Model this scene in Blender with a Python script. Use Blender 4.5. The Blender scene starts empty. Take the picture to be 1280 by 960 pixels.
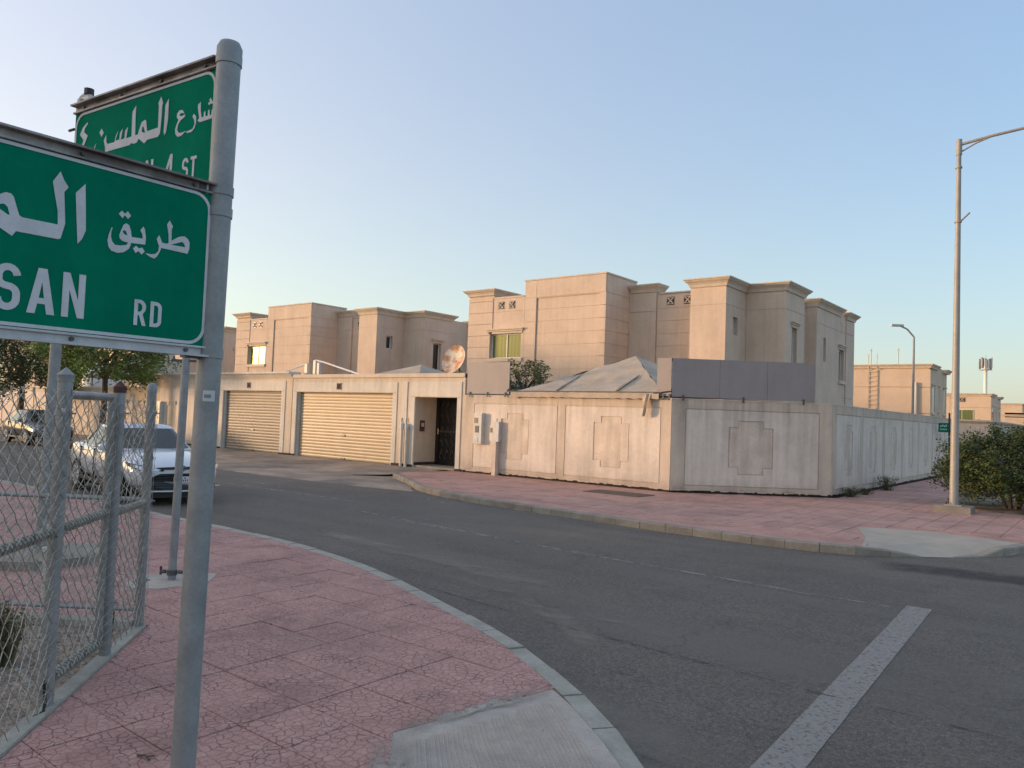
import bpy, bmesh, math, random
from math import sin, cos, pi, radians, sqrt, atan2
from mathutils import Vector, Matrix
from mathutils.geometry import tessellate_polygon
random.seed(7)
S = bpy.context.scene
COL = S.collection

# ------------------------------------------------------------------ camera
YAW, PITCH, ROLL = radians(38.5), radians(2.5), radians(2.12)
fh = Vector((-sin(YAW), cos(YAW), 0)); r0 = Vector((cos(YAW), sin(YAW), 0)); zz = Vector((0, 0, 1))
fw = fh*cos(PITCH) + zz*sin(PITCH); u0 = -fh*sin(PITCH) + zz*cos(PITCH)
rt = r0*cos(ROLL) + u0*sin(ROLL); up = u0*cos(ROLL) - r0*sin(ROLL)
cam = bpy.data.cameras.new('camera'); co = bpy.data.objects.new('camera', cam); COL.objects.link(co)
cam.sensor_width = 36; cam.lens = 961/1280*36; cam.clip_start = .05; cam.clip_end = 4000
m = Matrix((rt, up, -fw)).transposed().to_4x4(); m.translation = Vector((0, 0, 1.7))
co.matrix_world = m
S.camera = co
S.render.resolution_x = 1024; S.render.resolution_y = 768

# ------------------------------------------------------------------ light
SUN_AZ, SUN_EL = radians(213.5), radians(4.2)        # maths angle from +X, elevation
sd = Vector((cos(SUN_AZ)*cos(SUN_EL), sin(SUN_AZ)*cos(SUN_EL), sin(SUN_EL)))
w = bpy.data.worlds.new('World'); S.world = w; w.use_nodes = True
nt = w.node_tree; nt.nodes.clear()
sky = nt.nodes.new('ShaderNodeTexSky'); sky.sky_type = 'NISHITA'; sky.sun_disc = False
sky.sun_elevation = SUN_EL; sky.sun_rotation = atan2(sd.x, sd.y) % (2*pi)
sky.altitude = 0; sky.air_density = 1.0; sky.dust_density = 1.6; sky.ozone_density = 2.4
# evening haze: a smooth elevation gradient, paler and warmer towards the sun's side, laid over the physical sky
def N(t): return nt.nodes.new(t)
tc = N('ShaderNodeTexCoord'); sx = N('ShaderNodeSeparateXYZ'); nt.links.new(tc.outputs['Generated'], sx.inputs[0])
def cramp(stops):
    r = N('ShaderNodeValToRGB'); e = r.color_ramp.elements
    while len(e) < len(stops): e.new(.5)
    for k, (p, c) in enumerate(stops): e[k].position = p; e[k].color = (*c, 1)
    r.color_ramp.interpolation = 'B_SPLINE'; nt.links.new(sx.outputs[2], r.inputs[0]); return r.outputs[0]
away = cramp([(0, (.57, .58, .55)), (.10, (.48, .555, .56)), (.30, (.32, .445, .60)), (.58, (.25, .35, .54)), (1, (.54, .57, .62))])
sunw = cramp([(0, (1.45, .98, .64)), (.12, (1.20, .88, .62)), (.32, (.98, .79, .66)), (.58, (.72, .72, .80)), (1, (.56, .57, .61))])
hz = N('ShaderNodeVectorMath'); hz.operation = 'MULTIPLY'; hz.inputs[1].default_value = (1, 1, 0); nt.links.new(tc.outputs['Generated'], hz.inputs[0])
hn = N('ShaderNodeVectorMath'); hn.operation = 'NORMALIZE'; nt.links.new(hz.outputs[0], hn.inputs[0])
dt = N('ShaderNodeVectorMath'); dt.operation = 'DOT_PRODUCT'; dt.inputs[1].default_value = (cos(SUN_AZ), sin(SUN_AZ), 0); nt.links.new(hn.outputs[0], dt.inputs[0])
ma = N('ShaderNodeMath'); ma.operation = 'MULTIPLY_ADD'; ma.inputs[1].default_value = .5; ma.inputs[2].default_value = .5; nt.links.new(dt.outputs['Value'], ma.inputs[0])
mp_ = N('ShaderNodeMath'); mp_.operation = 'POWER'; mp_.inputs[1].default_value = 2.2; nt.links.new(ma.outputs[0], mp_.inputs[0])
mx1 = N('ShaderNodeMix'); mx1.data_type = 'RGBA'; nt.links.new(mp_.outputs[0], mx1.inputs[0]); nt.links.new(away, mx1.inputs[6]); nt.links.new(sunw, mx1.inputs[7])
mx2 = N('ShaderNodeMix'); mx2.data_type = 'RGBA'; mx2.inputs[0].default_value = .78; nt.links.new(sky.outputs[0], mx2.inputs[6]); nt.links.new(mx1.outputs[2], mx2.inputs[7])
bg = N('ShaderNodeBackground'); bg.inputs['Strength'].default_value = .15
out = N('ShaderNodeOutputWorld')
nt.links.new(mx2.outputs[2], bg.inputs[0]); nt.links.new(bg.outputs[0], out.inputs[0])
sl = bpy.data.lights.new('sun', 'SUN'); sl.energy = .50; sl.angle = radians(5); sl.color = (1, .65, .38)
so = bpy.data.objects.new('sun', sl); COL.objects.link(so); so.rotation_euler = sd.to_track_quat('Z', 'Y').to_euler()
S.view_settings.view_transform = 'Standard'; S.view_settings.look = 'None'
S.view_settings.exposure = 2.82; S.view_settings.gamma = 1

# ------------------------------------------------------------------ materials
def mat(name, col, rough=.8, metal=0, var=.12, scale=3., bump=0, bscale=60., streak=0, spec=.5, var_col=None, speck=0, speck_scale=300., coat=0):
    """base colour broken up by two noises, optional vertical streaks, speckle and bump"""
    m = bpy.data.materials.new(name); m.use_nodes = True; n = m.node_tree.nodes; l = m.node_tree.links
    b = n['Principled BSDF']; b.inputs['Roughness'].default_value = rough; b.inputs['Metallic'].default_value = metal
    b.inputs['Specular IOR Level'].default_value = spec; b.inputs['Coat Weight'].default_value = coat
    geo = n.new('ShaderNodeNewGeometry')
    def noise(sc, detail=4, vec=None, dist=0):
        t = n.new('ShaderNodeTexNoise'); t.inputs['Scale'].default_value = sc; t.inputs['Detail'].default_value = detail
        t.inputs['Distortion'].default_value = dist
        l.new(vec or geo.outputs['Position'], t.inputs['Vector']); return t
    def ramp(src, lo, hi, a, c):
        r = n.new('ShaderNodeMapRange'); r.inputs[1].default_value = lo; r.inputs[2].default_value = hi
        r.inputs[3].default_value = a; r.inputs[4].default_value = c; l.new(src, r.inputs[0]); return r.outputs[0]
    def mul(a, bb):
        x = n.new('ShaderNodeMath'); x.operation = 'MULTIPLY'; l.new(a, x.inputs[0]); l.new(bb, x.inputs[1]); return x.outputs[0]
    f = ramp(noise(scale).outputs[0], .3, .7, 1-var, 1+var)
    f = mul(f, ramp(noise(scale*7, 3).outputs[0], .3, .7, 1-var*.5, 1+var*.5))
    if streak:
        mp = n.new('ShaderNodeMapping'); mp.inputs['Scale'].default_value = (5, 5, .35); l.new(geo.outputs['Position'], mp.inputs[0])
        f = mul(f, ramp(noise(1.3, 5, mp.outputs[0]).outputs[0], .42, .72, 1, 1-streak))
    if speck:
        f = mul(f, ramp(noise(speck_scale, 1).outputs[0], .3, .7, 1-speck, 1+speck)); f = mul(f, ramp(noise(speck_scale*.28, 2).outputs[0], .35, .65, 1-speck*.45, 1+speck*.45))
    mx = n.new('ShaderNodeMix'); mx.data_type = 'RGBA'; mx.inputs[0].default_value = 0
    mx.inputs[6].default_value = (*col, 1); mx.inputs[7].default_value = (*(var_col or col), 1)
    if var_col: l.new(ramp(noise(scale*.6, 5).outputs[0], .42, .62, 0, 1), mx.inputs[0])
    vm = n.new('ShaderNodeVectorMath'); vm.operation = 'SCALE'; l.new(mx.outputs[2], vm.inputs[0]); l.new(f, vm.inputs['Scale'])
    l.new(vm.outputs[0], b.inputs['Base Color'])
    if bump:
        bp = n.new('ShaderNodeBump'); bp.inputs['Strength'].default_value = bump; bp.inputs['Distance'].default_value = .01
        l.new(noise(bscale, 4).outputs[0], bp.inputs['Height']); l.new(bp.outputs[0], b.inputs['Normal'])
    return m
MT = {}
MT['house'] = mat('house_render', (.64, .50, .39), .9, var=.07, scale=1.2, bump=.5, bscale=45, streak=.08)
MT['cornice'] = mat('cornice_render', (.64, .53, .42), .85, var=.08, scale=2, bump=.2, streak=.1)
MT['wallbase'] = mat('wall_render', (.62, .51, .41), .9, var=.08, scale=1.5, bump=.4, bscale=50, streak=.15)
MT['wallpanel'] = mat('wall_panel_render', (.72, .62, .525), .9, var=.09, scale=1.3, bump=.5, bscale=60, streak=.17)
MT['ornament'] = mat('ornament_render', (.68, .565, .46), .9, var=.12, scale=2.5, bump=.4, bscale=60, streak=.2)
MT['garage'] = mat('garage_render', (.62, .52, .41), .9, var=.07, scale=1.5, bump=.3, streak=.1)
MT['garagepale'] = mat('garage_pale_render', (.66, .60, .52), .9, var=.07, scale=1.5, bump=.3, streak=.12)
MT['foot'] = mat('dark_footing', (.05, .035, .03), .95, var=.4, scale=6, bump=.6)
MT['shutter_tan'] = mat('shutter_tan_paint', (.50, .385, .245), .45, var=.06, scale=2)
MT['shutter_brown'] = mat('shutter_brown_paint', (.28, .23, .175), .5, var=.06, scale=2)
MT['purple'] = mat('mauve_sheet', (.31, .27, .26), .6, var=.05, scale=1.5, streak=.06)
MT['canvas'] = mat('canvas', (.48, .385, .285), .85, var=.12, scale=2, bump=.5, bscale=25, var_col=(.40, .335, .27))
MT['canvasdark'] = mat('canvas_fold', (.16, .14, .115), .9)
MT['black'] = mat('black_paint', (.012, .011, .011), .4)
MT['bronze'] = mat('door_scroll', (.11, .085, .055), .45, metal=.5)
MT['white'] = mat('white_frame', (.72, .71, .68), .5, var=.05)
MT['pipe'] = mat('cream_pipe', (.58, .52, .45), .5, var=.07)
MT['greybox'] = mat('grey_box', (.50, .50, .49), .5, var=.1, scale=8)
MT['steel'] = mat('galvanised_steel', (.28, .29, .295), .52, metal=.35, var=.14, scale=12, streak=.12, bump=.08, bscale=80)
MT['steeldark'] = mat('dark_steel', (.10, .095, .095), .6, metal=.3, var=.3, scale=20)
MT['wire'] = mat('galvanised_wire', (.38, .36, .31), .6, metal=.3, var=.25, scale=9)
MT['lamp'] = mat('lamp_pole_paint', (.34, .32, .29), .55, metal=.15, var=.1, scale=3, streak=.1)
MT['railframe'] = mat('sign_rail', (.36, .33, .32), .55, metal=.3, var=.2, scale=15, var_col=(.17, .145, .14))
MT['railpale'] = mat('sign_rail_pale', (.50, .49, .50), .5, metal=.2, var=.12, scale=15)
MT['green'] = mat('sign_green', (.002, .185, .105), .85, var=.09, scale=5, spec=.03, streak=.10)
MT['signwhite'] = mat('sign_white', (.60, .60, .62), .8, var=.08, scale=14, spec=.05, streak=.06)
MT['rust'] = mat('rusty_dish', (.62, .56, .47), .7, var=.2, scale=6, var_col=(.45, .20, .08), streak=.0)
MT['brownrust'] = mat('rusty_cap', (.10, .045, .035), .9, var=.3, scale=20)
MT['kerb'] = mat('kerb_concrete', (.35, .33, .28), .9, var=.16, scale=5, bump=.6, bscale=90, speck=.1)
MT['kerbfar'] = mat('kerb_concrete_dusty', (.27, .24, .20), .9, var=.2, scale=3, bump=.6, bscale=60, speck=.1)
MT['ramp'] = mat('ramp_concrete', (.45, .39, .33), .92, var=.14, scale=1.8, bump=.5, bscale=120, speck=.14, var_col=(.36, .32, .29))
MT['rampfar'] = mat('dusty_concrete', (.42, .36, .29), .92, var=.1, scale=2, bump=.4)
MT['sand'] = mat('sand', (.42, .34, .26), .95, var=.2, scale=.8, bump=.6, bscale=20)
MT['soil'] = mat('soil', (.24, .18, .12), .95, var=.4, scale=2.5, bump=1, bscale=15, var_col=(.10, .075, .05))
MT['gravelbed'] = mat('gravel_bed', (.30, .235, .18), .95, var=.35, scale=10, bump=1, bscale=70, speck=.35, speck_scale=60)
MT['pebble'] = mat('pebble', (.36, .31, .27), .9, var=.5, scale=25)
MT['drive'] = mat('driveway', (.36, .28, .21), .95, var=.25, scale=.9, bump=.4, bscale=80, var_col=(.20, .165, .14), speck=.15)
MT['bark'] = mat('bark', (.10, .075, .05), .95, var=.3, scale=15, bump=.8)
MT['drygrass'] = mat('dry_grass', (.17, .14, .07), .9, var=.4, scale=6)
MT['manhole'] = mat('cover_metal', (.11, .075, .06), .8, var=.3, scale=9, bump=.4)
MT['tyre'] = mat('tyre_rubber', (.015, .015, .015), .8)
MT['carwhite'] = mat('white_car_paint', (.62, .64, .68), .18, var=.01, coat=.8)
MT['cardark'] = mat('dark_car_paint', (.05, .05, .055), .25, var=.02, coat=.6)
MT['plastic'] = mat('black_plastic', (.014, .014, .016), .45)
MT['chrome'] = mat('chrome', (.75, .75, .75), .12, metal=1, var=.02)
MT['plate'] = mat('licence_plate', (.62, .60, .60), .5, var=.03)
MT['lens'] = mat('headlight_lens', (.65, .68, .72), .08, metal=.4, var=.05, scale=20, coat=1)
MT['curtaingreen'] = mat('green_curtain', (.16, .19, .045), .8, var=.1)
MT['antenna'] = mat('antenna_panel', (.30, .28, .27), .6, var=.3, scale=.8)
MT['farhouse'] = mat('far_house_render', (.60, .46, .34), .9, var=.06, scale=.6, bump=.2)
MT['stickerw'] = mat('sticker_paper', (.55, .56, .56), .6, var=.05)
MT['ink'] = mat('sticker_ink', (.09, .09, .10), .7)

def leafmat(name, a, b2):
    m = mat(name, a, .62, var=.45, scale=1.4, var_col=b2, spec=.35)
    p = m.node_tree.nodes['Principled BSDF']
    p.inputs['Subsurface Weight'].default_value = 0
    return m
MT['leaf_tree'] = leafmat('tree_leaves', (.17, .225, .05), (.10, .15, .035))
MT['leaf_dark'] = leafmat('dark_tree_leaves', (.06, .085, .035), (.09, .11, .045))
MT['leaf_bush'] = leafmat('bush_leaves', (.045, .068, .02), (.075, .10, .03))
MT['leaf_pale'] = leafmat('pale_shrub_leaves', (.16, .17, .09), (.09, .11, .04))
MT['leaf_weed'] = leafmat('weed_leaves', (.07, .08, .035), (.12, .11, .06))

def glass(name, col, rough=.03):
    m = bpy.data.materials.new(name); m.use_nodes = True; b = m.node_tree.nodes['Principled BSDF']
    n = m.node_tree.nodes; l = m.node_tree.links
    b.inputs['Roughness'].default_value = rough; b.inputs['Specular IOR Level'].default_value = .9
    t = n.new('ShaderNodeTexNoise'); t.inputs['Scale'].default_value = .8
    r = n.new('ShaderNodeMix'); r.data_type = 'RGBA'; r.inputs[6].default_value = (*col, 1); r.inputs[7].default_value = (*[c*.6 for c in col], 1)
    l.new(t.outputs[0], r.inputs[0]); l.new(r.outputs[2], b.inputs['Base Color'])
    return m
MT['glass_green'] = glass('green_window_glass', (.15, .18, .065), .2)
MT['glass_painted_glow'] = glass('sunset_window_glass', (.26, .32, .015), .28)  # yellow-green of the reflected sun is put into the pane colour
_h = MT['glass_painted_glow'].node_tree.nodes['Principled BSDF']; _h.inputs['Specular Tint'].default_value = (1, .95, .10, 1)
_g = MT['glass_green'].node_tree.nodes['Principled BSDF']; _g.inputs['Specular Tint'].default_value = (1, .97, .6, 1)
MT['glass_dark'] = glass('dark_window_glass', (.02, .03, .028), .05)
MT['car_glass'] = glass('car_glass', (.012, .02, .022), .02)
# curtains seen through the pane as soft vertical folds, on the pane itself
def fold(m):
    n = m.node_tree.nodes; l = m.node_tree.links; g = n.new('ShaderNodeNewGeometry')
    wv = n.new('ShaderNodeTexWave'); wv.inputs['Scale'].default_value = 1.6; wv.inputs['Distortion'].default_value = 1.0; wv.bands_direction = 'X'
    l.new(g.outputs['Position'], wv.inputs['Vector'])
    for x in n:
        if x.type == 'MIX': l.new(wv.outputs[1], x.inputs[0])
fold(MT['glass_green'])

def asphalt():
    m = mat('asphalt', (.138, .118, .099), .88, var=.12, scale=.5, bump=.7, bscale=260, speck=.5, speck_scale=150)
    n = m.node_tree.nodes; l = m.node_tree.links; b = n['Principled BSDF']
    geo = [x for x in n if x.type == 'NEW_GEOMETRY'][0]
    src = b.inputs['Base Color'].links[0].from_socket
    def layer(src, scale3, nscale, lo, hi, col, amt, dist=0):
        mp = n.new('ShaderNodeMapping'); mp.inputs['Scale'].default_value = scale3; l.new(geo.outputs['Position'], mp.inputs[0])
        t = n.new('ShaderNodeTexNoise'); t.inputs['Scale'].default_value = nscale; t.inputs['Detail'].default_value = 6; t.inputs['Distortion'].default_value = dist
        l.new(mp.outputs[0], t.inputs[0])
        r = n.new('ShaderNodeMapRange'); r.inputs[1].default_value = lo; r.inputs[2].default_value = hi; r.inputs[3].default_value = 0; r.inputs[4].default_value = amt
        l.new(t.outputs[0], r.inputs[0])
        x = n.new('ShaderNodeMix'); x.data_type = 'RGBA'; x.inputs[7].default_value = (*col, 1)
        l.new(r.outputs[0], x.inputs[0]); l.new(src, x.inputs[6]); return x.outputs[2]
    s = layer(src, (.16, 1, 1), 1.1, .48, .66, (.16, .14, .12), .6)          # worn wheel tracks along the street
    s = layer(s, (.12, 1.6, 1), 1.3, .55, .75, (.075, .067, .06), .35)          # dark polished tracks
    s = layer(s, (.5, .8, 1), .45, .55, .72, (.20, .165, .13), .5)              # dust
    # fine cracks
    v = n.new('ShaderNodeTexVoronoi'); v.feature = 'DISTANCE_TO_EDGE'; v.inputs['Scale'].default_value = .26
    t = n.new('ShaderNodeTexNoise'); t.inputs['Scale'].default_value = 1.5; t.inputs['Detail'].default_value = 5
    a = n.new('ShaderNodeVectorMath'); a.operation = 'ADD'; l.new(geo.outputs['Position'], t.inputs[0]); l.new(geo.outputs['Position'], a.inputs[0]); l.new(t.outputs[1], a.inputs[1])
    l.new(a.outputs[0], v.inputs['Vector'])
    r = n.new('ShaderNodeMapRange'); r.inputs[1].default_value = 0; r.inputs[2].default_value = .004; r.inputs[3].default_value = .35; r.inputs[4].default_value = 0
    l.new(v.outputs['Distance'], r.inputs[0])
    x = n.new('ShaderNodeMix'); x.data_type = 'RGBA'; x.inputs[7].default_value = (.022, .02, .02, 1); l.new(r.outputs[0], x.inputs[0]); l.new(s, x.inputs[6])
    l.new(x.outputs[2], b.inputs['Base Color'])
    return m
MT['asphalt'] = asphalt()

def tilemat(name, base, crack, cell=18., crackw=.046, dark=.9):
    m = bpy.data.materials.new(name); m.use_nodes = True; n = m.node_tree.nodes; l = m.node_tree.links; b = n['Principled BSDF']
    b.inputs['Roughness'].default_value = .78; b.inputs['Specular IOR Level'].default_value = .35
    geo = n.new('ShaderNodeNewGeometry'); oi = n.new('ShaderNodeObjectInfo')
    # offset the crazed pattern by tile so that it breaks at each joint
    of = n.new('ShaderNodeVectorMath'); of.operation = 'SCALE'; of.inputs[0].default_value = (7, 3, 0); l.new(oi.outputs['Random'], of.inputs['Scale'])
    ad = n.new('ShaderNodeVectorMath'); ad.operation = 'ADD'; l.new(geo.outputs['Position'], ad.inputs[0]); l.new(of.outputs[0], ad.inputs[1])
    ns = n.new('ShaderNodeTexNoise'); ns.inputs['Scale'].default_value = 16; ns.inputs['Detail'].default_value = 3; l.new(ad.outputs[0], ns.inputs[0])
    sc = n.new('ShaderNodeVectorMath'); sc.operation = 'SCALE'; sc.inputs['Scale'].default_value = .06; l.new(ns.outputs[1], sc.inputs[0])
    a2 = n.new('ShaderNodeVectorMath'); a2.operation = 'ADD'; l.new(ad.outputs[0], a2.inputs[0]); l.new(sc.outputs[0], a2.inputs[1])
    vo = n.new('ShaderNodeTexVoronoi'); vo.voronoi_dimensions = '2D'; vo.feature = 'DISTANCE_TO_EDGE'; vo.inputs['Scale'].default_value = cell; vo.inputs['Randomness'].default_value = .95
    l.new(a2.outputs[0], vo.inputs['Vector'])
    cr = n.new('ShaderNodeMapRange'); cr.inputs[1].default_value = .0; cr.inputs[2].default_value = crackw*2.0; cr.inputs[3].default_value = 1; cr.inputs[4].default_value = 0
    l.new(vo.outputs['Distance'], cr.inputs[0])
    def noise(scale, d=4):
        t = n.new('ShaderNodeTexNoise'); t.inputs['Scale'].default_value = scale; t.inputs['Detail'].default_value = d; l.new(geo.outputs['Position'], t.inputs[0]); return t.outputs[0]
    def rg(src, lo, hi, a, c):
        r = n.new('ShaderNodeMapRange'); r.inputs[1].default_value = lo; r.inputs[2].default_value = hi; r.inputs[3].default_value = a; r.inputs[4].default_value = c; l.new(src, r.inputs[0]); return r.outputs[0]
    def mixc(f, a, c):
        x = n.new('ShaderNodeMix'); x.data_type = 'RGBA'
        for s_, v_ in ((0, f), (6, a), (7, c)):
            if isinstance(v_, tuple): x.inputs[s_].default_value = (*v_, 1)
            elif isinstance(v_, (int, float)): x.inputs[s_].default_value = v_
            else: l.new(v_, x.inputs[s_])
        return x.outputs[2]
    grime = tuple(c*.55 for c in base[:1]) + (base[1]*.60, base[2]*.60)
    c = mixc(rg(noise(.9, 6), .46, .68, 0, .8), base, grime)
    c = mixc(rg(noise(2.2, 7), .50, .66, 0, .62), c, (base[0]*.40, base[1]*.42, base[2]*.42))      # old dark stains
    c = mixc(rg(noise(11, 6), .48, .72, 0, .55), c, (base[0]*1.15, base[1]*1.35, base[2]*1.3))        # dust
    c = mixc(rg(oi.outputs['Random'], 0, 1, 0, .14), c, (base[0]*.75, base[1]*.6, base[2]*.62))
    c = mixc(rg(noise(240, 1), .35, .65, 0, .3), c, (base[0]*.6, base[1]*.6, base[2]*.62))
    v2 = n.new('ShaderNodeTexVoronoi'); v2.voronoi_dimensions = '2D'; v2.feature = 'DISTANCE_TO_EDGE'; v2.inputs['Scale'].default_value = cell*2.6; l.new(a2.outputs[0], v2.inputs['Vector'])
    f2 = rg(v2.outputs['Distance'], 0, .10, .5, 0)
    c = mixc(f2, c, crack)
    vc = n.new('ShaderNodeTexVoronoi'); vc.voronoi_dimensions = '2D'; vc.inputs['Scale'].default_value = cell; vc.inputs['Randomness'].default_value = .95; l.new(a2.outputs[0], vc.inputs['Vector'])
    sp = n.new('ShaderNodeSeparateColor'); l.new(vc.outputs['Color'], sp.inputs[0])
    c = mixc(rg(sp.outputs[0], 0, 1, 0, .28), c, (base[0]*.62, base[1]*.60, base[2]*.60))
    cmk = rg(noise(5, 4), .40, .62, dark*.15, dark*1.1)
    cm = n.new('ShaderNodeMath'); cm.operation = 'MULTIPLY'; l.new(cmk, cm.inputs[1]); l.new(cr.outputs[0], cm.inputs[0])
    c = mixc(cm.outputs[0], c, crack)
    l.new(c, b.inputs['Base Color'])
    bp = n.new('ShaderNodeBump'); bp.inputs['Strength'].default_value = .8; bp.inputs['Distance'].default_value = .006; bp.invert = True
    l.new(cr.outputs[0], bp.inputs['Height']); l.new(bp.outputs[0], b.inputs['Normal'])
    return m
MT['tile'] = tilemat('pink_paving', (.575, .325, .28), (.17, .085, .08))
MT['tilefar'] = tilemat('pink_paving_far', (.60, .345, .285), (.30, .16, .13), cell=13., dark=.3)
MT['grout'] = mat('pink_joint', (.27, .15, .135), .95, var=.2, scale=8)

def decal(name, col, lo, hi, scale=8, stretch=(1, 1, 1), edge=None, amt=1., rough=.9):
    """worn paint or dust: colour over transparency by noise"""
    m = bpy.data.materials.new(name); m.use_nodes = True; n = m.node_tree.nodes; l = m.node_tree.links; b = n['Principled BSDF']
    b.inputs['Roughness'].default_value = rough
    geo = n.new('ShaderNodeNewGeometry'); mp = n.new('ShaderNodeMapping'); mp.inputs['Scale'].default_value = stretch; l.new(geo.outputs['Position'], mp.inputs[0])
    t = n.new('ShaderNodeTexNoise'); t.inputs['Scale'].default_value = scale; t.inputs['Detail'].default_value = 9; t.inputs['Roughness'].default_value = .7; l.new(mp.outputs[0], t.inputs[0])
    r = n.new('ShaderNodeMapRange'); r.inputs[1].default_value = lo; r.inputs[2].default_value = hi; r.inputs[3].default_value = 0; r.inputs[4].default_value = amt; l.new(t.outputs[0], r.inputs[0])
    al = r.outputs[0]
    if edge:   # fade to the sheet's borders, carried by a vertex attribute
        at = n.new('ShaderNodeAttribute'); at.attribute_name = 'fade'
        x = n.new('ShaderNodeMath'); x.operation = 'MULTIPLY'; l.new(al, x.inputs[0]); l.new(at.outputs['Fac'], x.inputs[1]); al = x.outputs[0]
    l.new(al, b.inputs['Alpha'])
    t2 = n.new('ShaderNodeTexNoise'); t2.inputs['Scale'].default_value = 150; l.new(geo.outputs['Position'], t2.inputs[0])
    r2 = n.new('ShaderNodeMapRange'); r2.inputs[1].default_value = .3; r2.inputs[2].default_value = .7; r2.inputs[3].default_value = .7; r2.inputs[4].default_value = 1.25; l.new(t2.outputs[0], r2.inputs[0])
    vm = n.new('ShaderNodeVectorMath'); vm.operation = 'SCALE'; vm.inputs[0].default_value = col; l.new(r2.outputs[0], vm.inputs['Scale']); l.new(vm.outputs[0], b.inputs['Base Color'])
    return m
MT['paint'] = decal('worn_road_paint', (.285, .255, .23), .22, .50, 30, (1, 1, 1))
MT['paintthin'] = decal('worn_thin_paint', (.36, .34, .31), .42, .56, 5, (1, 4, 1))
MT['stain'] = decal('water_stain', (.14, .105, .085), .42, .70, 1.6, (5, 5, .25), edge=True, amt=.34)
MT['grime'] = decal('foot_grime', (.16, .115, .085), .35, .7, 4, (1, 1, 1), edge=True, amt=.4)
MT['tar'] = decal('tar_seam', (.045, .040, .038), .40, .62, 6, (1, 1, 1), edge=True, amt=.6)
MT['patch'] = decal('asphalt_patch', (.060, .053, .050), .25, .5, 3, (1, 1, 1), edge=True, amt=.6)
MT['smear'] = decal('cement_smear', (.40, .35, .30), .36, .52, 9, (1, 1, 1), edge=True, amt=1.)
MT['dust'] = decal('road_dust', (.34, .29, .235), .35, .75, 2.2, (.5, 1.2, 1), edge=True, amt=.85)

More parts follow.
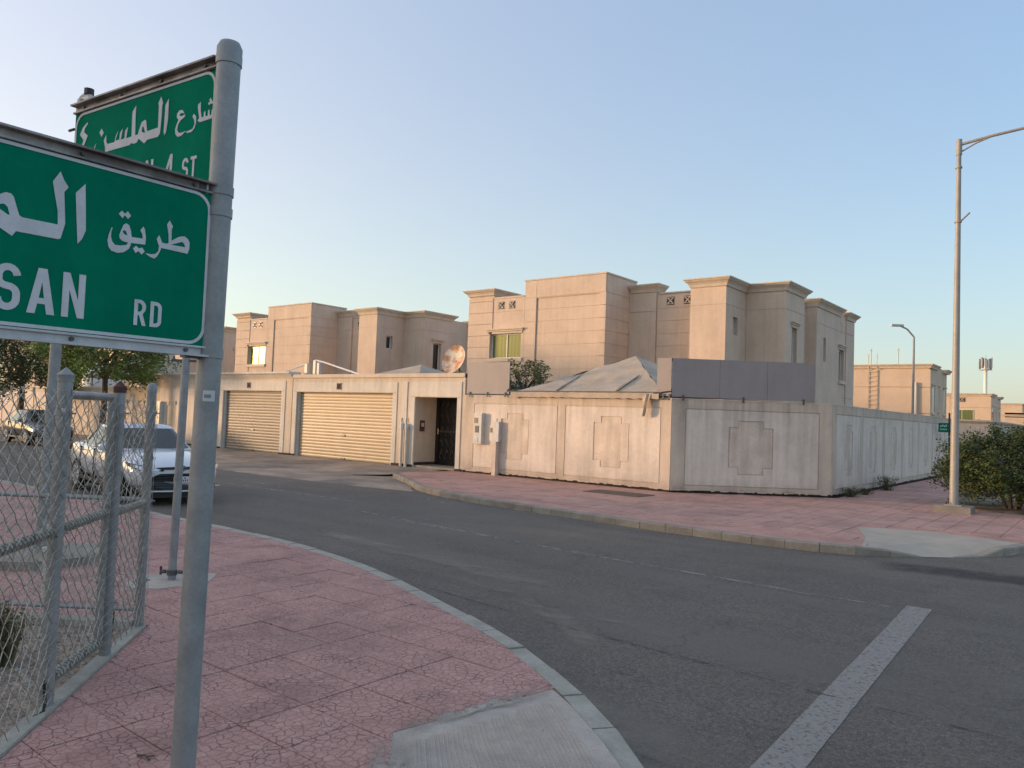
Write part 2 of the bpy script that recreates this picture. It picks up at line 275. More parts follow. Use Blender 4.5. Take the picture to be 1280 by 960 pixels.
# ------------------------------------------------------------------ mesh helpers
class MB:
    def __init__(s): s.v = []; s.f = []; s.mi = []; s.fade = None
    def add(s, vs, fs, mi=0):
        o = len(s.v); s.v += [tuple(v) for v in vs]; s.f += [tuple(i+o for i in f) for f in fs]; s.mi += [mi]*len(fs); return s
    def box(s, x0, x1, y0, y1, z0, z1, mi=0):
        if x0 > x1: x0, x1 = x1, x0
        if y0 > y1: y0, y1 = y1, y0
        return s.add([(x0,y0,z0),(x1,y0,z0),(x1,y1,z0),(x0,y1,z0),(x0,y0,z1),(x1,y0,z1),(x1,y1,z1),(x0,y1,z1)],
                     [(0,3,2,1),(4,5,6,7),(0,1,5,4),(1,2,6,5),(2,3,7,6),(3,0,4,7)], mi)
    def obox(s, c, ax, ay, az, mi=0):
        c, ax, ay, az = map(Vector, (c, ax, ay, az))
        vs = [c + ax*i + ay*j + az*k for k in (-1, 1) for i, j in ((-1,-1),(1,-1),(1,1),(-1,1))]
        return s.add(vs, [(0,3,2,1),(4,5,6,7),(0,1,5,4),(1,2,6,5),(2,3,7,6),(3,0,4,7)], mi)
    def tube(s, pts, r, n=10, caps=True, mi=0):
        pts = [Vector(p) for p in pts]; rs = r if isinstance(r, (list, tuple)) else [r]*len(pts)
        rings = []; prev = None
        for i, p in enumerate(pts):
            d = (pts[min(i+1, len(pts)-1)] - pts[max(i-1, 0)]).normalized()
            if prev is None:
                a = d.cross(Vector((0, 0, 1)));  a = a if a.length > .05 else d.cross(Vector((1, 0, 0)))
            else: a = prev - d*prev.dot(d)
            a.normalize(); prev = a; b = d.cross(a)
            rings.append([p + (a*cos(2*pi*k/n) + b*sin(2*pi*k/n))*rs[i] for k in range(n)])
        vs = [v for rg_ in rings for v in rg_]; fs = []
        for i in range(len(rings)-1):
            for k in range(n):
                k2 = (k+1) % n; fs.append((i*n+k, i*n+k2, (i+1)*n+k2, (i+1)*n+k))
        if caps: fs.append(tuple(range(n))[::-1]); fs.append(tuple(range((len(rings)-1)*n, len(rings)*n)))
        return s.add(vs, fs, mi)
    def prism(s, poly, z0, z1, mi=0, bottom=True):
        """poly: list of (x,y) in any order; top tessellated"""
        n = len(poly); a = sum(poly[i][0]*poly[(i+1) % n][1] - poly[(i+1) % n][0]*poly[i][1] for i in range(n))
        if a < 0: poly = poly[::-1]
        vs = [(x, y, z0) for x, y in poly] + [(x, y, z1) for x, y in poly]
        fs = [(i, (i+1) % n, n+(i+1) % n, n+i) for i in range(n)]
        for t in tessellate_polygon([[Vector((x, y, 0)) for x, y in poly]]):
            fs.append(tuple(n+i for i in orient(t, poly)))
            if bottom: fs.append(tuple(i for i in orient(t, poly)[::-1]))
        return s.add(vs, fs, mi)
    def plate(s, loops, fr, d0, d1, mi=0):
        """flat shape with holes: loops of (u,v); fr(u,v,d)->point; front at d1, back at d0"""
        pts = [p for lp in loops for p in lp]
        tri = tessellate_polygon([[Vector((u, v, 0)) for u, v in lp] for lp in loops])
        N = len(pts); vs = [fr(u, v, d1) for u, v in pts] + [fr(u, v, d0) for u, v in pts]
        fs = [orient(t, pts) for t in tri]
        o = 0
        if d0 != d1:
            for lp in loops:
                k = len(lp)
                for i in range(k): fs.append((o+i, o+(i+1) % k, N+o+(i+1) % k, N+o+i))
                o += k
        return s.add(vs, fs, mi)
    def build(s, name, mats, parent=None, smooth=False, root=None, fix=False):
        me = bpy.data.meshes.new(name)
        o = bpy.data.objects.new(name, me)
        off = Vector((0, 0, 0))
        if parent is not None:
            r = parent
            while r.parent: r = r.parent
            off = r.location.copy()
        elif root is not None: off = Vector(root); o.location = off
        me.from_pydata([Vector(v)-off for v in s.v] if off.length else s.v, [], s.f)
        for mm in (mats if isinstance(mats, (list, tuple)) else [mats]): me.materials.append(MT[mm] if isinstance(mm, str) else mm)
        if any(s.mi): me.polygons.foreach_set('material_index', s.mi)
        if fix:
            bm = bmesh.new(); bm.from_mesh(me); bmesh.ops.recalc_face_normals(bm, faces=bm.faces); bm.to_mesh(me); bm.free()
        if smooth:
            me.polygons.foreach_set('use_smooth', [True]*len(me.polygons))
            try: me.set_sharp_from_angle(angle=radians(40))
            except Exception: pass
        if s.fade is not None:
            at = me.attributes.new('fade', 'FLOAT', 'POINT'); at.data.foreach_set('value', s.fade)
        me.validate(); me.update()
        COL.objects.link(o)
        if parent is not None: o.parent = parent
        return o
def orient(t, poly):
    a, b, c = (poly[i] for i in t)
    return tuple(t) if (b[0]-a[0])*(c[1]-a[1]) - (b[1]-a[1])*(c[0]-a[0]) > 0 else tuple(t)[::-1]
def tag(o, label=None, cat=None, group=None, kind=None):
    for k, v in (('label', label), ('category', cat), ('group', group), ('kind', kind)):
        if v: o[k] = v
    return o
def thing(name, loc, label, cat, group=None):
    o = bpy.data.objects.new(name, None); o.location = loc; COL.objects.link(o); o.empty_display_size = .3
    return tag(o, label, cat, group)
def copy_tree(o, loc=None):
    c = o.copy(); COL.objects.link(c)
    if loc is not None: c.location = loc
    for ch in o.children:
        d = ch.copy(); COL.objects.link(d); d.parent = c
        for g in ch.children:
            e = g.copy(); COL.objects.link(e); e.parent = d
    return c
def cyl(p0, p1, r, n=12): return MB().tube([p0, p1], r, n)
SH = {
  'rear_alef': [[(249,183),(266,164),(268,73),(262,61),(254,72),(247,114)]],
  'rear_lam_main': [[(292,198),(306,179),(303,166),(301,94),(362,92),(372,131),(380,134),(398,129),(408,110),(416,90),(432,89),(436,148),(436,194),(455,178),(457,167),(454,89),(486,88),(478,127),(495,116),(496,90),(518,88),(510,127),(526,114),(528,91),(553,90),(537,124),(550,109),(558,86),(602,87),(610,96),(612,121),(627,103),(621,90),(615,75),(614,48),(627,35),(648,31),(672,36),(684,50),(688,68),(676,102),(688,86),(695,63),(691,42),(676,25),(651,15),(625,14),(608,26),(604,49),(601,59),(553,60),(464,60),(452,66),(442,61),(420,62),(410,74),(376,52),(359,62),(299,62),(288,72),(284,121),(284,166),(280,173)],[(391,112),(385,112),(374,89),(380,89),(395,96)]],
  'rear_noon_dot': [[(645,150),(658,137),(642,119),(630,132)]],
  'rear_four': [[(743,190),(771,175),(789,151),(763,128),(767,117),(787,96),(797,76),(777,85),(753,112),(735,139),(761,157),(757,170),(738,185)]],
  'rear_shin_alef': [[(76,138),(90,131),(90,122),(80,87),(88,79),(77,72),(16,74),(10,87),(9,105),(18,103),(20,86),(27,86),(30,105),(37,103),(37,86),(48,86),(50,104),(58,101),(58,86),(68,86),(74,109)]],
  'rear_shin_dots': [[(26,142),(34,136),(29,129),(38,128),(34,119),(24,122),(16,120),(13,126),(21,133)]],
  'rear_ra': [[(108,106),(116,98),(106,85),(102,72),(111,57),(132,54),(148,53),(139,48),(118,47),(103,56),(95,74),(96,93)]],
  'rear_ain': [[(170,129),(186,131),(199,122),(199,109),(189,100),(199,85),(205,70),(202,54),(189,43),(168,44),(147,56),(169,54),(185,56),(194,68),(190,84),(178,96),(157,104),(154,112),(174,109),(185,113),(183,119),(172,120),(159,115)]],
  'rear_paren': [[(-5,48),(10,30),(18,-7),(16,-24),(7,-34),(6,-22),(9,-9),(2,25)]],
  'front_alef': [[(367,170),(390,140),(385,82),(378,5),(367,21),(359,45),(363,112)]],
  'front_lam': [[(430,187),(447,156),(440,122),(431,81),(429,46),(512,46),(519,50),(524,64),(534,94),(540,100),(552,101),(564,93),(573,82),(581,64),(584,40),(590,36),(589,14),(579,14),(563,10),(559,9),(532,-6),(524,8),(426,8),(420,11),(411,53),(418,135),(408,150),(420,166)],[(562,69),(554,71),(546,65),(540,46),(545,46),(562,56),(570,57)]],
  'front_tah': [[(130,124),(138,111),(132,84),(130,58),(137,54),(149,55),(159,75),(166,62),(158,43),(159,28),(168,18),(179,15),(197,15),(185,8),(170,4),(162,12),(154,29),(151,39),(71,37),(66,53),(66,71),(72,81),(82,87),(92,85),(105,79),(122,66),(123,99),(120,109),(126,117)],[(123,54),(90,69),(83,65),(79,55)]],
  'front_yeh_qaf': [[(206,90),(214,77),(208,68),(206,55),(237,53),(240,70),(246,85),(254,88),(261,83),(266,70),(271,52),(270,43),(263,37),(246,35),(250,28),(266,23),(281,22),(289,30),(293,42),(293,56),(290,68),(293,68),(299,48),(302,31),(298,13),(290,4),(273,1),(257,6),(243,18),(239,29),(238,36),(198,39),(197,59),(201,82)],[(263,63),(259,68),(253,65),(249,55),(257,56)]],
  'front_qaf_dots': [[(268,121),(276,110),(265,100),(259,110),(250,101),(242,112),(252,123),(259,114)]],
  'front_yeh_dots': [[(223,31),(232,22),(224,10),(216,17),(207,9),(198,19),(206,29),(216,25)]],
  'front_lsn': [[(632,112),(635,173),(661,150),(664,135),(654,30),(699,28),(690,81),(714,64),(714,30),(745,25),(736,78),(758,60),(760,29),(796,25),(775,73),(793,52),(802,20),(864,19),(877,30),(881,64),(901,38),(892,22),(882,1),(879,-35),(897,-52),(926,-60),(961,-54),(980,-37),(986,-12),(972,34),(988,12),(996,-19),(989,-48),(966,-70),(930,-81),(893,-80),(869,-63),(865,-32),(862,-19),(793,-14),(665,-8),(649,0),(634,-6),(603,-3),(589,14)]],
  'front_noon_dot': [[(930,101),(949,82),(925,59),(908,78)]],
}

# ------------------------------------------------------------------ ground and road
ZR = -.13
tag(MB().box(-1500, 1500, -1500, 1500, -.9, -.16).build('ground', 'sand'), kind='structure')
tag(MB().add([(-140, -60, ZR), (14, -60, ZR), (14, 260, ZR), (-140, 260, ZR)], [(0, 1, 2, 3)]).build('road', 'asphalt'), kind='structure')

# kerb lines, top outer edge, going from far left to right
near_k = [(-140, 6.12), (-12, 6.12), (-9.7, 6.16), (-8.4, 6.12), (-7.44, 6.0), (-6.6, 5.82), (-5.8, 5.58), (-4.82, 5.22), (-4.2, 4.99), (-3.51, 4.68),
          (-2.8, 4.27), (-2.46, 4.03), (-2.08, 3.74), (-1.77, 3.47), (-1.4, 3.08), (-1.05, 2.6), (-.7, 2.0), (-.4, 1.3), (-.1, .4), (.1, -.6), (.2, -2), (.2, -12)]
far_k = [(-16.4, 17.0), (-16.5, 15.3), (-14.0, 13.72), (-13.2, 13.1), (-12.0, 12.62), (-10.55, 12.27), (-8.3, 12.0), (-5.75, 11.82), (-4.36, 11.80), (-3.6, 11.88), (-3.04, 12.08),
         (-2.5, 12.5), (-2.0, 12.98), (-1.6, 13.5), (-1.3, 14.1), (-1.05, 15), (-.9, 16.5), (-.85, 20), (-.85, 60), (-.85, 200)]
def resample(pl, step):
    out_ = []; carry = 0
    L = [0]
    for a, b in zip(pl, pl[1:]): L.append(L[-1] + math.dist(a, b))
    n = max(1, int(L[-1]/step)); 
    for i in range(n+1):
        t = L[-1]*i/n; k = 0
        while k < len(L)-2 and L[k+1] < t: k += 1
        f = (t-L[k])/(L[k+1]-L[k]); a, b = pl[k], pl[k+1]
        out_.append((a[0]+(b[0]-a[0])*f, a[1]+(b[1]-a[1])*f))
    return out_
def offset(pl, d):
    r = []
    for i, p in enumerate(pl):
        a = pl[max(i-1, 0)]; b = pl[min(i+1, len(pl)-1)]
        dx, dy = b[0]-a[0], b[1]-a[1]; l_ = math.hypot(dx, dy) or 1
        r.append((p[0]-dy/l_*d, p[1]+dx/l_*d))
    return r
KW = .15
near_in = offset(near_k, -KW)      # pavement lies to the right of travel (towards -Y)
far_in = offset(far_k, KW)
# near pavement bed
pv = tag(MB().prism(near_in + [(.05, -12), (-140, -12)], ZR-.05, -.012).build('pavement', 'grout'), kind='structure')
# kerb stones: each its own block with small irregularities
def kerb(pl, side, step, matn, ztop, parent, vis, gapz=.011):
    pts = resample(pl, step); inn = offset(pts, side*KW)
    for i in range(len(pts)-1):
        a, b, c, d = pts[i], pts[i+1], inn[i+1], inn[i]
        g = gapz/max(math.dist(a, b), .01)
        lerp = lambda p, q, t: (p[0]+(q[0]-p[0])*t, p[1]+(q[1]-p[1])*t)
        a2, b2, c2, d2 = lerp(a, b, g), lerp(a, b, 1-g), lerp(d, c, 1-g), lerp(d, c, g)
        mid = lerp(a, c, .5); dz_ = random.uniform(-.004, .004); zA, zB = ztop(a) + dz_, ztop(b) + dz_ + random.uniform(-.002, .002)
        jx = random.uniform(-.006, .006)
        bv = .018
        out0 = [(p[0]+jx*.3, p[1]+jx, ZR-.04) for p in (a2, b2)]; 
        vs = out0 + [(a2[0], a2[1]+jx, zA-bv), (b2[0], b2[1]+jx, zB-bv)]
        def inward(p, q, zt): 
            l_ = math.dist(p, q); return (p[0]+(q[0]-p[0])*bv/l_, p[1]+(q[1]-p[1])*bv/l_ + jx, zt)
        vs += [inward(a2, d2, zA), inward(b2, c2, zB), (d2[0], d2[1], zA), (c2[0], c2[1], zB), (d2[0], d2[1], ZR-.04), (c2[0], c2[1], ZR-.04)]
        fs = [(0,1,3,2),(2,3,5,4),(4,5,7,6),(6,7,9,8),(0,2,4,6,8),(1,9,7,5,3)]
        if side > 0: fs = [f[::-1] for f in fs]
        vis(mid, vs, fs)
def kerbset(pl, side, step, matn, ztop, near_test, label, gap=.011):
    base = MB(); n = [0]
    par = []
    def put(mid, vs, fs):
        if near_test(mid) and n[0] < 140:
            n[0] += 1
            ob = MB().add(vs, fs).build('kerb_stone', matn, fix=True); par.append(ob)
        else: base.add(vs, fs)
    kerb(pl, side, step, matn, ztop, None, put, gap)
    k = tag(base.build('kerb', matn, fix=True), kind='structure')
    for o in par: o.parent = k
kerbset(near_k, -1, .50, 'kerb', lambda p: .0 if p[0] < -2.3 else max(-.07, -.0-.09*(p[0]+2.3)), lambda p: -16 < p[0] < -.8 and p[1] > 2.5, 'near')
def farz(p):
    d = math.hypot(p[0]+2.0, p[1]-13.0)
    return -.115 + .115*min(1, max(0, (d-.55)/.55))
kerbset(far_k, 1, .50, 'kerbfar', farz, lambda p: p[1] < 20, 'far', .004)

# near pavement tiles
FEN_N = (-2.9, .25); FEN_C = (-5.87, 2.93)      # fence kerb line
def clip(poly, a, b, keep_left=True, d=0):
    """clip polygon to the side of the line a->b"""
    nx, ny = -(b[1]-a[1]), (b[0]-a[0]); l_ = math.hypot(nx, ny); nx /= l_; ny /= l_
    if not keep_left: nx, ny = -nx, -ny
    f = lambda p: (p[0]-a[0])*nx + (p[1]-a[1])*ny - d
    r = []
    for i, p in enumerate(poly):
        q = poly[(i+1) % len(poly)]; fp, fq = f(p), f(q)
        if fp >= 0: r.append(p)
        if (fp >= 0) != (fq >= 0):
            t = fp/(fp-fq); r.append((p[0]+(q[0]-p[0])*t, p[1]+(q[1]-p[1])*t))
    return r
def area(p): return abs(sum(p[i][0]*p[(i+1) % len(p)][1]-p[(i+1) % len(p)][0]*p[i][1] for i in range(len(p))))/2 if len(p) > 2 else 0
kin = offset(near_k, -KW-.004)
R1, R2, R3 = (-2.82, 4.07), (-3.05, 2.92), (-1.55, 1.42)    # concrete ramp, left edge and lower edge
T = .42; J = .0032
cells = []
for i in range(-60, 12):
    for j in range(-12, 12):
        x0, y0 = -4.13 + T*i, 2.0 + T*j
        if x0 > .2 or x0 < -26 or y0 > 6.2 or y0 < -3: continue
        sq = [(x0+J, y0+J), (x0+T-J, y0+J), (x0+T-J, y0+T-J), (x0+J, y0+T-J)]
        cx, cy = x0+T/2, y0+T/2
        p = sq
        for a, b in zip(kin, kin[1:]):
            if min(a[0], b[0])-1 < cx < max(a[0], b[0])+1 and min(a[1], b[1])-1.2 < cy: p = clip(p, a, b, False)
            if not p: break
        if area(p) < .0008: continue
        # fenced bed: tiles only on the street side of the fence kerb, and beyond its rear fence
        pieces = [p]
        if cx > -9.2:
            q = clip(p, FEN_N, FEN_C, False, .05)                    # street side
            # beyond the rear fence
            rr = clip(p, FEN_C, (FEN_C[0]-.78, FEN_C[1]-.62), False, .06)
            qq = clip(rr, FEN_N, FEN_C, True, -.05) if rr else []
            pieces = [x for x in (q, qq) if area(x) > .0008]
        fin = []
        for x in pieces:
            l1 = clip(x, R1, R2, False); l2 = clip(x, R1, R2, True); l2 = clip(l2, R2, R3, False) if l2 else []
            fin += [y for y in (l1, l2) if area(y) > .0008]
        d = Vector((cx, cy, 0)); dep = d.dot(fh); lat = d.dot(r0)
        vis = dep > .8 and abs(lat) < dep*.72 + .3 and 1.7/dep < .60
        for x in fin: cells.append((0 if vis else 1, dep if vis else dep+50, cx, cy, x, x == sq and len(x) == 4, (x0, y0)))
cells.sort(key=lambda c: (c[0], c[1]))
shared = None; rest = MB(); cnt = 0
for vis, dep, cx, cy, poly, full, (x0, y0) in cells:
    dz = random.uniform(-.0015, .0015)
    if cnt < 296 and not vis:
        cnt += 1
        if full:
            if shared is None:
                mb = MB(); b = .006; o_ = T-2*J
                mb.add([(0,0,-.04),(o_,0,-.04),(o_,o_,-.04),(0,o_,-.04),(0,0,-b*.5),(o_,0,-b*.5),(o_,o_,-b*.5),(0,o_,-b*.5),(b,b,0),(o_-b,b,0),(o_-b,o_-b,0),(b,o_-b,0)],
                       [(0,1,5,4),(1,2,6,5),(2,3,7,6),(3,0,4,7),(4,5,9,8),(5,6,10,9),(6,7,11,10),(7,4,8,11),(8,9,10,11)])
                t_ = mb.build('paving_tile', 'tile'); shared = t_
            else: t_ = shared.copy(); COL.objects.link(t_)
            t_.location = (x0+J, y0+J, dz); t_.parent = pv
            t_.rotation_euler = (random.uniform(-.005, .005), random.uniform(-.005, .005), 0)
        else:
            t_ = MB().prism(poly, -.04, dz, bottom=False).build('paving_tile', 'tile', root=(poly[0][0], poly[0][1], 0)); t_.parent = pv
    else: rest.prism(poly, -.03, dz, bottom=False)
o = rest.build('paving_tile', 'tile', root=(0, 0, 0)); o.parent = pv; tag(o, kind='stuff')

# concrete ramp at the corner, cast with a raised border and drag grooves
def ramp():
    mb = MB()
    kr = [p for p in offset(near_k, -KW-.006) if p[0] > -2.85]
    out_ = [R1] + [p for p in kr if p[1] > 1.0]
    poly = out_ + [(-1.1, .97), R3, R2]
    mb.prism(poly, -.06, -.004)
    return tag(mb.build('kerb_ramp', 'ramp', root=(-2.2, 3, 0)), kind='structure')
ramp()
# drag grooves: thin raised ribs along the ramp, trowelled border left plain
rb = MB(); ux, uy = (.80, .60)          # groove direction runs down to the road
base_o = Vector((-2.98, 2.86, 0))
e1 = (Vector((R3[0], R3[1], 0)) - Vector((R2[0], R2[1], 0))).normalized()
gd = Vector((.75, -.66, 0)).normalized()
kline = [Vector((p[0], p[1], 0)) for p in offset(near_k, -KW-.05)]
def ray_hit(o_, d_):
    best = 9
    for a, b in zip(kline, kline[1:]):
        e = b-a; den = d_.x*e.y - d_.y*e.x
        if abs(den) < 1e-6: continue
        t = ((a.x-o_.x)*e.y - (a.y-o_.y)*e.x)/den; s_ = ((a.x-o_.x)*d_.y - (a.y-o_.y)*d_.x)/den
        if t > 0 and 0 <= s_ <= 1: best = min(best, t)
    return best
def in_ramp(p):
    l1 = (R1[0]-R2[0])*(p.y-R2[1]) - (R1[1]-R2[1])*(p.x-R2[0]) < -.16
    l2 = (R3[0]-R2[0])*(p.y-R2[1]) - (R3[1]-R2[1])*(p.x-R2[0]) > .10
    return l1 and l2
pn = Vector((gd.y, -gd.x, 0)) * -1
for k in range(-60, 130):
    jit = random.uniform(-.004, .004)
    o_ = Vector((R2[0], R2[1], 0)) + pn*(.026*k+jit)
    run_ = []
    for j in range(-10, 90):
        p = o_ + gd*(.05*j) + pn*(.006*sin(j*.35+k*.2))
        ok = in_ramp(p) and p.y > .9
        if ok:
            best = min(((kline[i+1].x-kline[i].x)*(p.y-kline[i].y)-(kline[i+1].y-kline[i].y)*(p.x-kline[i].x))/max((kline[i+1]-kline[i]).length, .01) for i in range(len(kline)-1) if kline[i].x > -3.3 and kline[i].y > .3)
            ok = best < 1e9 and all(((kline[i+1].x-kline[i].x)*(p.y-kline[i].y)-(kline[i+1].y-kline[i].y)*(p.x-kline[i].x)) < -.06*(kline[i+1]-kline[i]).length for i in range(len(kline)-1) if kline[i].x > -3.3 and kline[i].y > .3)
        if ok and random.random() > .015: run_.append(p)
        elif len(run_) > 1:
            w_ = pn*.0065; hz_ = .0022*random.uniform(.5, 1.2)
            for a_, b_ in zip(run_, run_[1:]):
                rb.add([a_-w_+Vector((0,0,-.005)), b_-w_+Vector((0,0,-.005)), b_+w_+Vector((0,0,-.005)), a_+w_+Vector((0,0,-.005)), a_+Vector((0,0,hz_)), b_+Vector((0,0,hz_))], [(0,1,5,4),(2,3,4,5)])
            run_ = []
        else: run_ = []
rb_o = rb.build('ramp_rib', 'ramp', root=(-2.2, 3, 0)); tag(rb_o, kind='stuff')
rp = [x for x in COL.objects if x.name == 'kerb_ramp'][0]; rb_o.parent = rp; rb_o.location = (0, 0, 0)

# fence kerb strip and enclosed gravel bed
fk = MB(); a = Vector((*FEN_N, 0)); b = Vector((*FEN_C, 0)); dF = (b-a).normalized(); nF = Vector((dF.y, -dF.x, 0))
dR = Vector((-.80, -.60, 0))
fk.prism([(p.x, p.y) for p in (a+nF*.045, b+nF*.045, b-nF*.045, a-nF*.045)], -.05, .018)
c_ = b + dR*4
nR = Vector((dR.y, -dR.x, 0))
fk.prism([(p.x, p.y) for p in (b-nF*.05+nR*.05, c_+nR*.05, c_-nR*.05, b-nF*.05-nR*.05)], -.05, .05)
tag(fk.build('edging_kerb', 'kerb'), kind='structure')
bed_poly = [(p.x, p.y) for p in (a-nF*.05, b-nF*.05, c_, c_+Vector((1.5, -3, 0)), a+Vector((-.5, -1.6, 0)))]
tag(MB().prism(bed_poly, -.05, -.002).build('gravel_bed', 'gravelbed'), kind='structure')
gm = MB(); random.seed(3)
for _ in range(3200):
    t = random.random()**.8; s_ = random.random()
    p = a.lerp(b, t) - nF*.07 + Vector((-.78, -.55, 0))*s_*2.6
    if p.x < -8.6: continue
    r = random.uniform(.006, .02) * (1.5 if random.random() < .06 else 1)
    q = [p + Vector((cos(k*2.1+s_*6)*r*random.uniform(.7, 1.2), sin(k*2.1+s_*6)*r, 0)) for k in range(3)]
    gm.add(q + [p + Vector((0, 0, r*.9))], [(0, 1, 3), (1, 2, 3), (2, 0, 3)])
tag(gm.build('gravel', 'pebble'), label='loose grey and brown pebbles on the bed inside the wire fence', cat='gravel', kind='stuff')

# far pavement
NB = [(-3.17, 13.24), (-3.68, 14.61), (-2.4, 15.06), (-1.30, 14.75)]
fL = [p for p in far_in if p[0] < -2.9 or p[1] < 12]; fR = [p for p in far_in if p[0] > -1.35 and 14.2 < p[1] <= 60]
fpoly = fL + [(-2.95, 12.35)] + NB + fR + [(-5.6, 60), (-5.6, 20.2), (-8.85, 17.62), (-16.25, 17.62)]
FP = [tuple(p) for p in fpoly]
fp = tag(MB().prism(FP, ZR-.03, -.008).build('pavement', 'tilefar'), kind='structure')
def inside(p, poly):
    c = False; n = len(poly)
    for i in range(n):
        a, b = poly[i], poly[(i+1) % n]
        if (a[1] > p[1]) != (b[1] > p[1]) and p[0] < (b[0]-a[0])*(p[1]-a[1])/(b[1]-a[1])+a[0]: c = not c
    return c
RF = [(-3.72, 14.65), (-3.2, 13.2), (-2.72, 12.5), (-2.3, 12.82), (-1.85, 13.3), (-1.52, 13.8), (-2.4, 15.1)]
SOIL = [(-2.75, 20.2), (-1.1, 20.2), (-1.1, 60), (-3.6, 60), (-3.6, 23)]
tl = MB()
for i in range(-60, 8):
    for j in range(26, 110):
        x0, y0 = -4.13+T*i, 2.0+T*j - .1
        sq = [(x0+.006, y0+.006), (x0+T-.006, y0+.006), (x0+T-.006, y0+T-.006), (x0+.006, y0+T-.006)]
        if x0 > 0 or x0 < -17 or y0 > 45: continue
        if not all(inside(p, FP) for p in sq): continue
        if any(inside(p, RF) or inside(p, SOIL) for p in sq): continue
        dz = random.uniform(-.0012, .0012)
        tl.prism(sq, -.02, dz, bottom=False)
o = tl.build('paving_tile', 'tilefar', root=(0, 0, 0)); o.parent = fp; tag(o, kind='stuff')
fr_ = [p for p in far_k if -2.9 < p[0] < -1.15 and p[1] < 14.9]
Lk = [(-3.0, 12.12)] + fr_ + [(-1.1, 14.85)]
vs = [(x, y, ZR+.012 if 0 < i < len(Lk)-1 else -.006) for i, (x, y) in enumerate(Lk)] + [(-1.30, 14.78, -.004), (-2.4, 15.08, -.004), (-3.7, 14.63, -.004), (-3.2, 13.22, -.004)]
cen = (-2.45, 13.75, -.045); n_ = len(vs)
tag(MB().add(vs+[cen], [(i, (i+1) % n_, n_) for i in range(n_)]).build('kerb_ramp', 'rampfar', fix=True), kind='structure')
tag(MB().prism(SOIL, -.05, .02).build('soil_bed', 'soil'), kind='structure')
tag(MB().prism([(-10.1, 15.55), (-8.6, 15.55), (-8.6, 16.35), (-10.1, 16.35)], -.03, .012).build('manhole_cover', 'manhole'),
    label='low brown rectangular access cover set in the far pink pavement', cat='manhole cover')
# verge right of the far pavement and beyond (main road side strip)
tag(MB().prism([(-16.6, 17.62), (-16.45, 15.4), (-14.1, 13.8), (-13.5, 13.2), (-13.1, 12.9), (-14.5, 12.6), (-18, 12.4), (-140, 12.4), (-140, 17.62)], ZR-.05, ZR+.004).build('driveway', 'drive'), kind='structure')
dv = MB().add([(-16.5, 17.62, 0), (-16.6, 15.2, ZR+.06), (-17.5, 14.6, ZR+.009), (-140, 14.6, ZR+.009), (-140, 17.62, 0)], [(0, 4, 3, 2), (0, 2, 1)])
tag(dv.build('driveway', 'drive', fix=True), kind='structure')

# markings
def strip(pts, w_, z, name, jag=.0):
    matn = 'paint' if name == 'stop_line' else 'paintthin'
    L_ = offset(pts, w_/2); R_ = offset(pts, -w_/2); n = len(pts)
    mb = MB(); mb.add([(x+random.uniform(-jag, jag), y+random.uniform(-jag, jag), z) for x, y in L_] + [(x+random.uniform(-jag, jag), y+random.uniform(-jag, jag), z) for x, y in R_], [(n+i, n+i+1, i+1, i) for i in range(n-1)])
    return tag(mb.build(name, matn), kind='structure')
def seg(a, b, n): return [(a[0]+(b[0]-a[0])*i/n, a[1]+(b[1]-a[1])*i/n) for i in range(n+1)]
strip(seg((-1.66, 9.07), (-1.42, 3.6), 60), .235, ZR+.004, 'stop_line', .0025)
strip(seg((-11.6, 9.56), (-6.16, 8.98), 40) + seg((-6.0, 8.97), (-1.8, 8.86), 40), .03, ZR+.004, 'lane_line')
strip(seg((-9.5, 9.22), (-2.6, 8.80), 50), .022, ZR+.005, 'lane_line')
strip(seg((-24, 10.2), (-12.3, 10.45), 50), .05, ZR+.004, 'lane_line')
strip(seg((-15.2, 10.9), (-18.2, 11.2), 30), .07, ZR+.004, 'lane_line')
strip(seg((-11.8, 12.0), (-10.9, 11.75), 10), .05, ZR+.005, 'lane_line')
# blown sand and dust along the kerbs
def dust(pl, side, w1, z, step=.5):
    pts = resample(pl, step); cols = [0, .25, .6, 1]; mb = MB(); vs = []; fd = []
    for i in range(len(pts)):
        ww = w1*(.7+.5*sin(i*.37)+.3*sin(i*1.3+1))
        for c in cols:
            p = offset(pts, side*ww*c)[i] if False else None
        a_ = pts[max(i-1, 0)]; b_ = pts[min(i+1, len(pts)-1)]; dx, dy = b_[0]-a_[0], b_[1]-a_[1]; l_ = math.hypot(dx, dy)
        for c, f_ in zip(cols, (1, .75, .3, 0)):
            vs.append((pts[i][0]-dy/l_*side*ww*c, pts[i][1]+dx/l_*side*ww*c, z)); fd.append(f_)
    fs = [(i*4+k, i*4+k+1, (i+1)*4+k+1, (i+1)*4+k) for i in range(len(pts)-1) for k in range(3)]
    mb.add(vs, fs); mb.fade = fd
    return tag(mb.build('road_dust', 'dust', fix=True), kind='stuff', label='pale blown dust lying on the asphalt along the kerb', cat='dust')
dust([p for p in near_k if -30 < p[0] < 0 or p[0] < -100 and False], 1, .55, ZR+.006)
d2 = dust([p for p in far_k if p[1] < 30], -1, .45, ZR+.006); d2['label'] = 'pale blown sand lying on the asphalt along the far kerb'
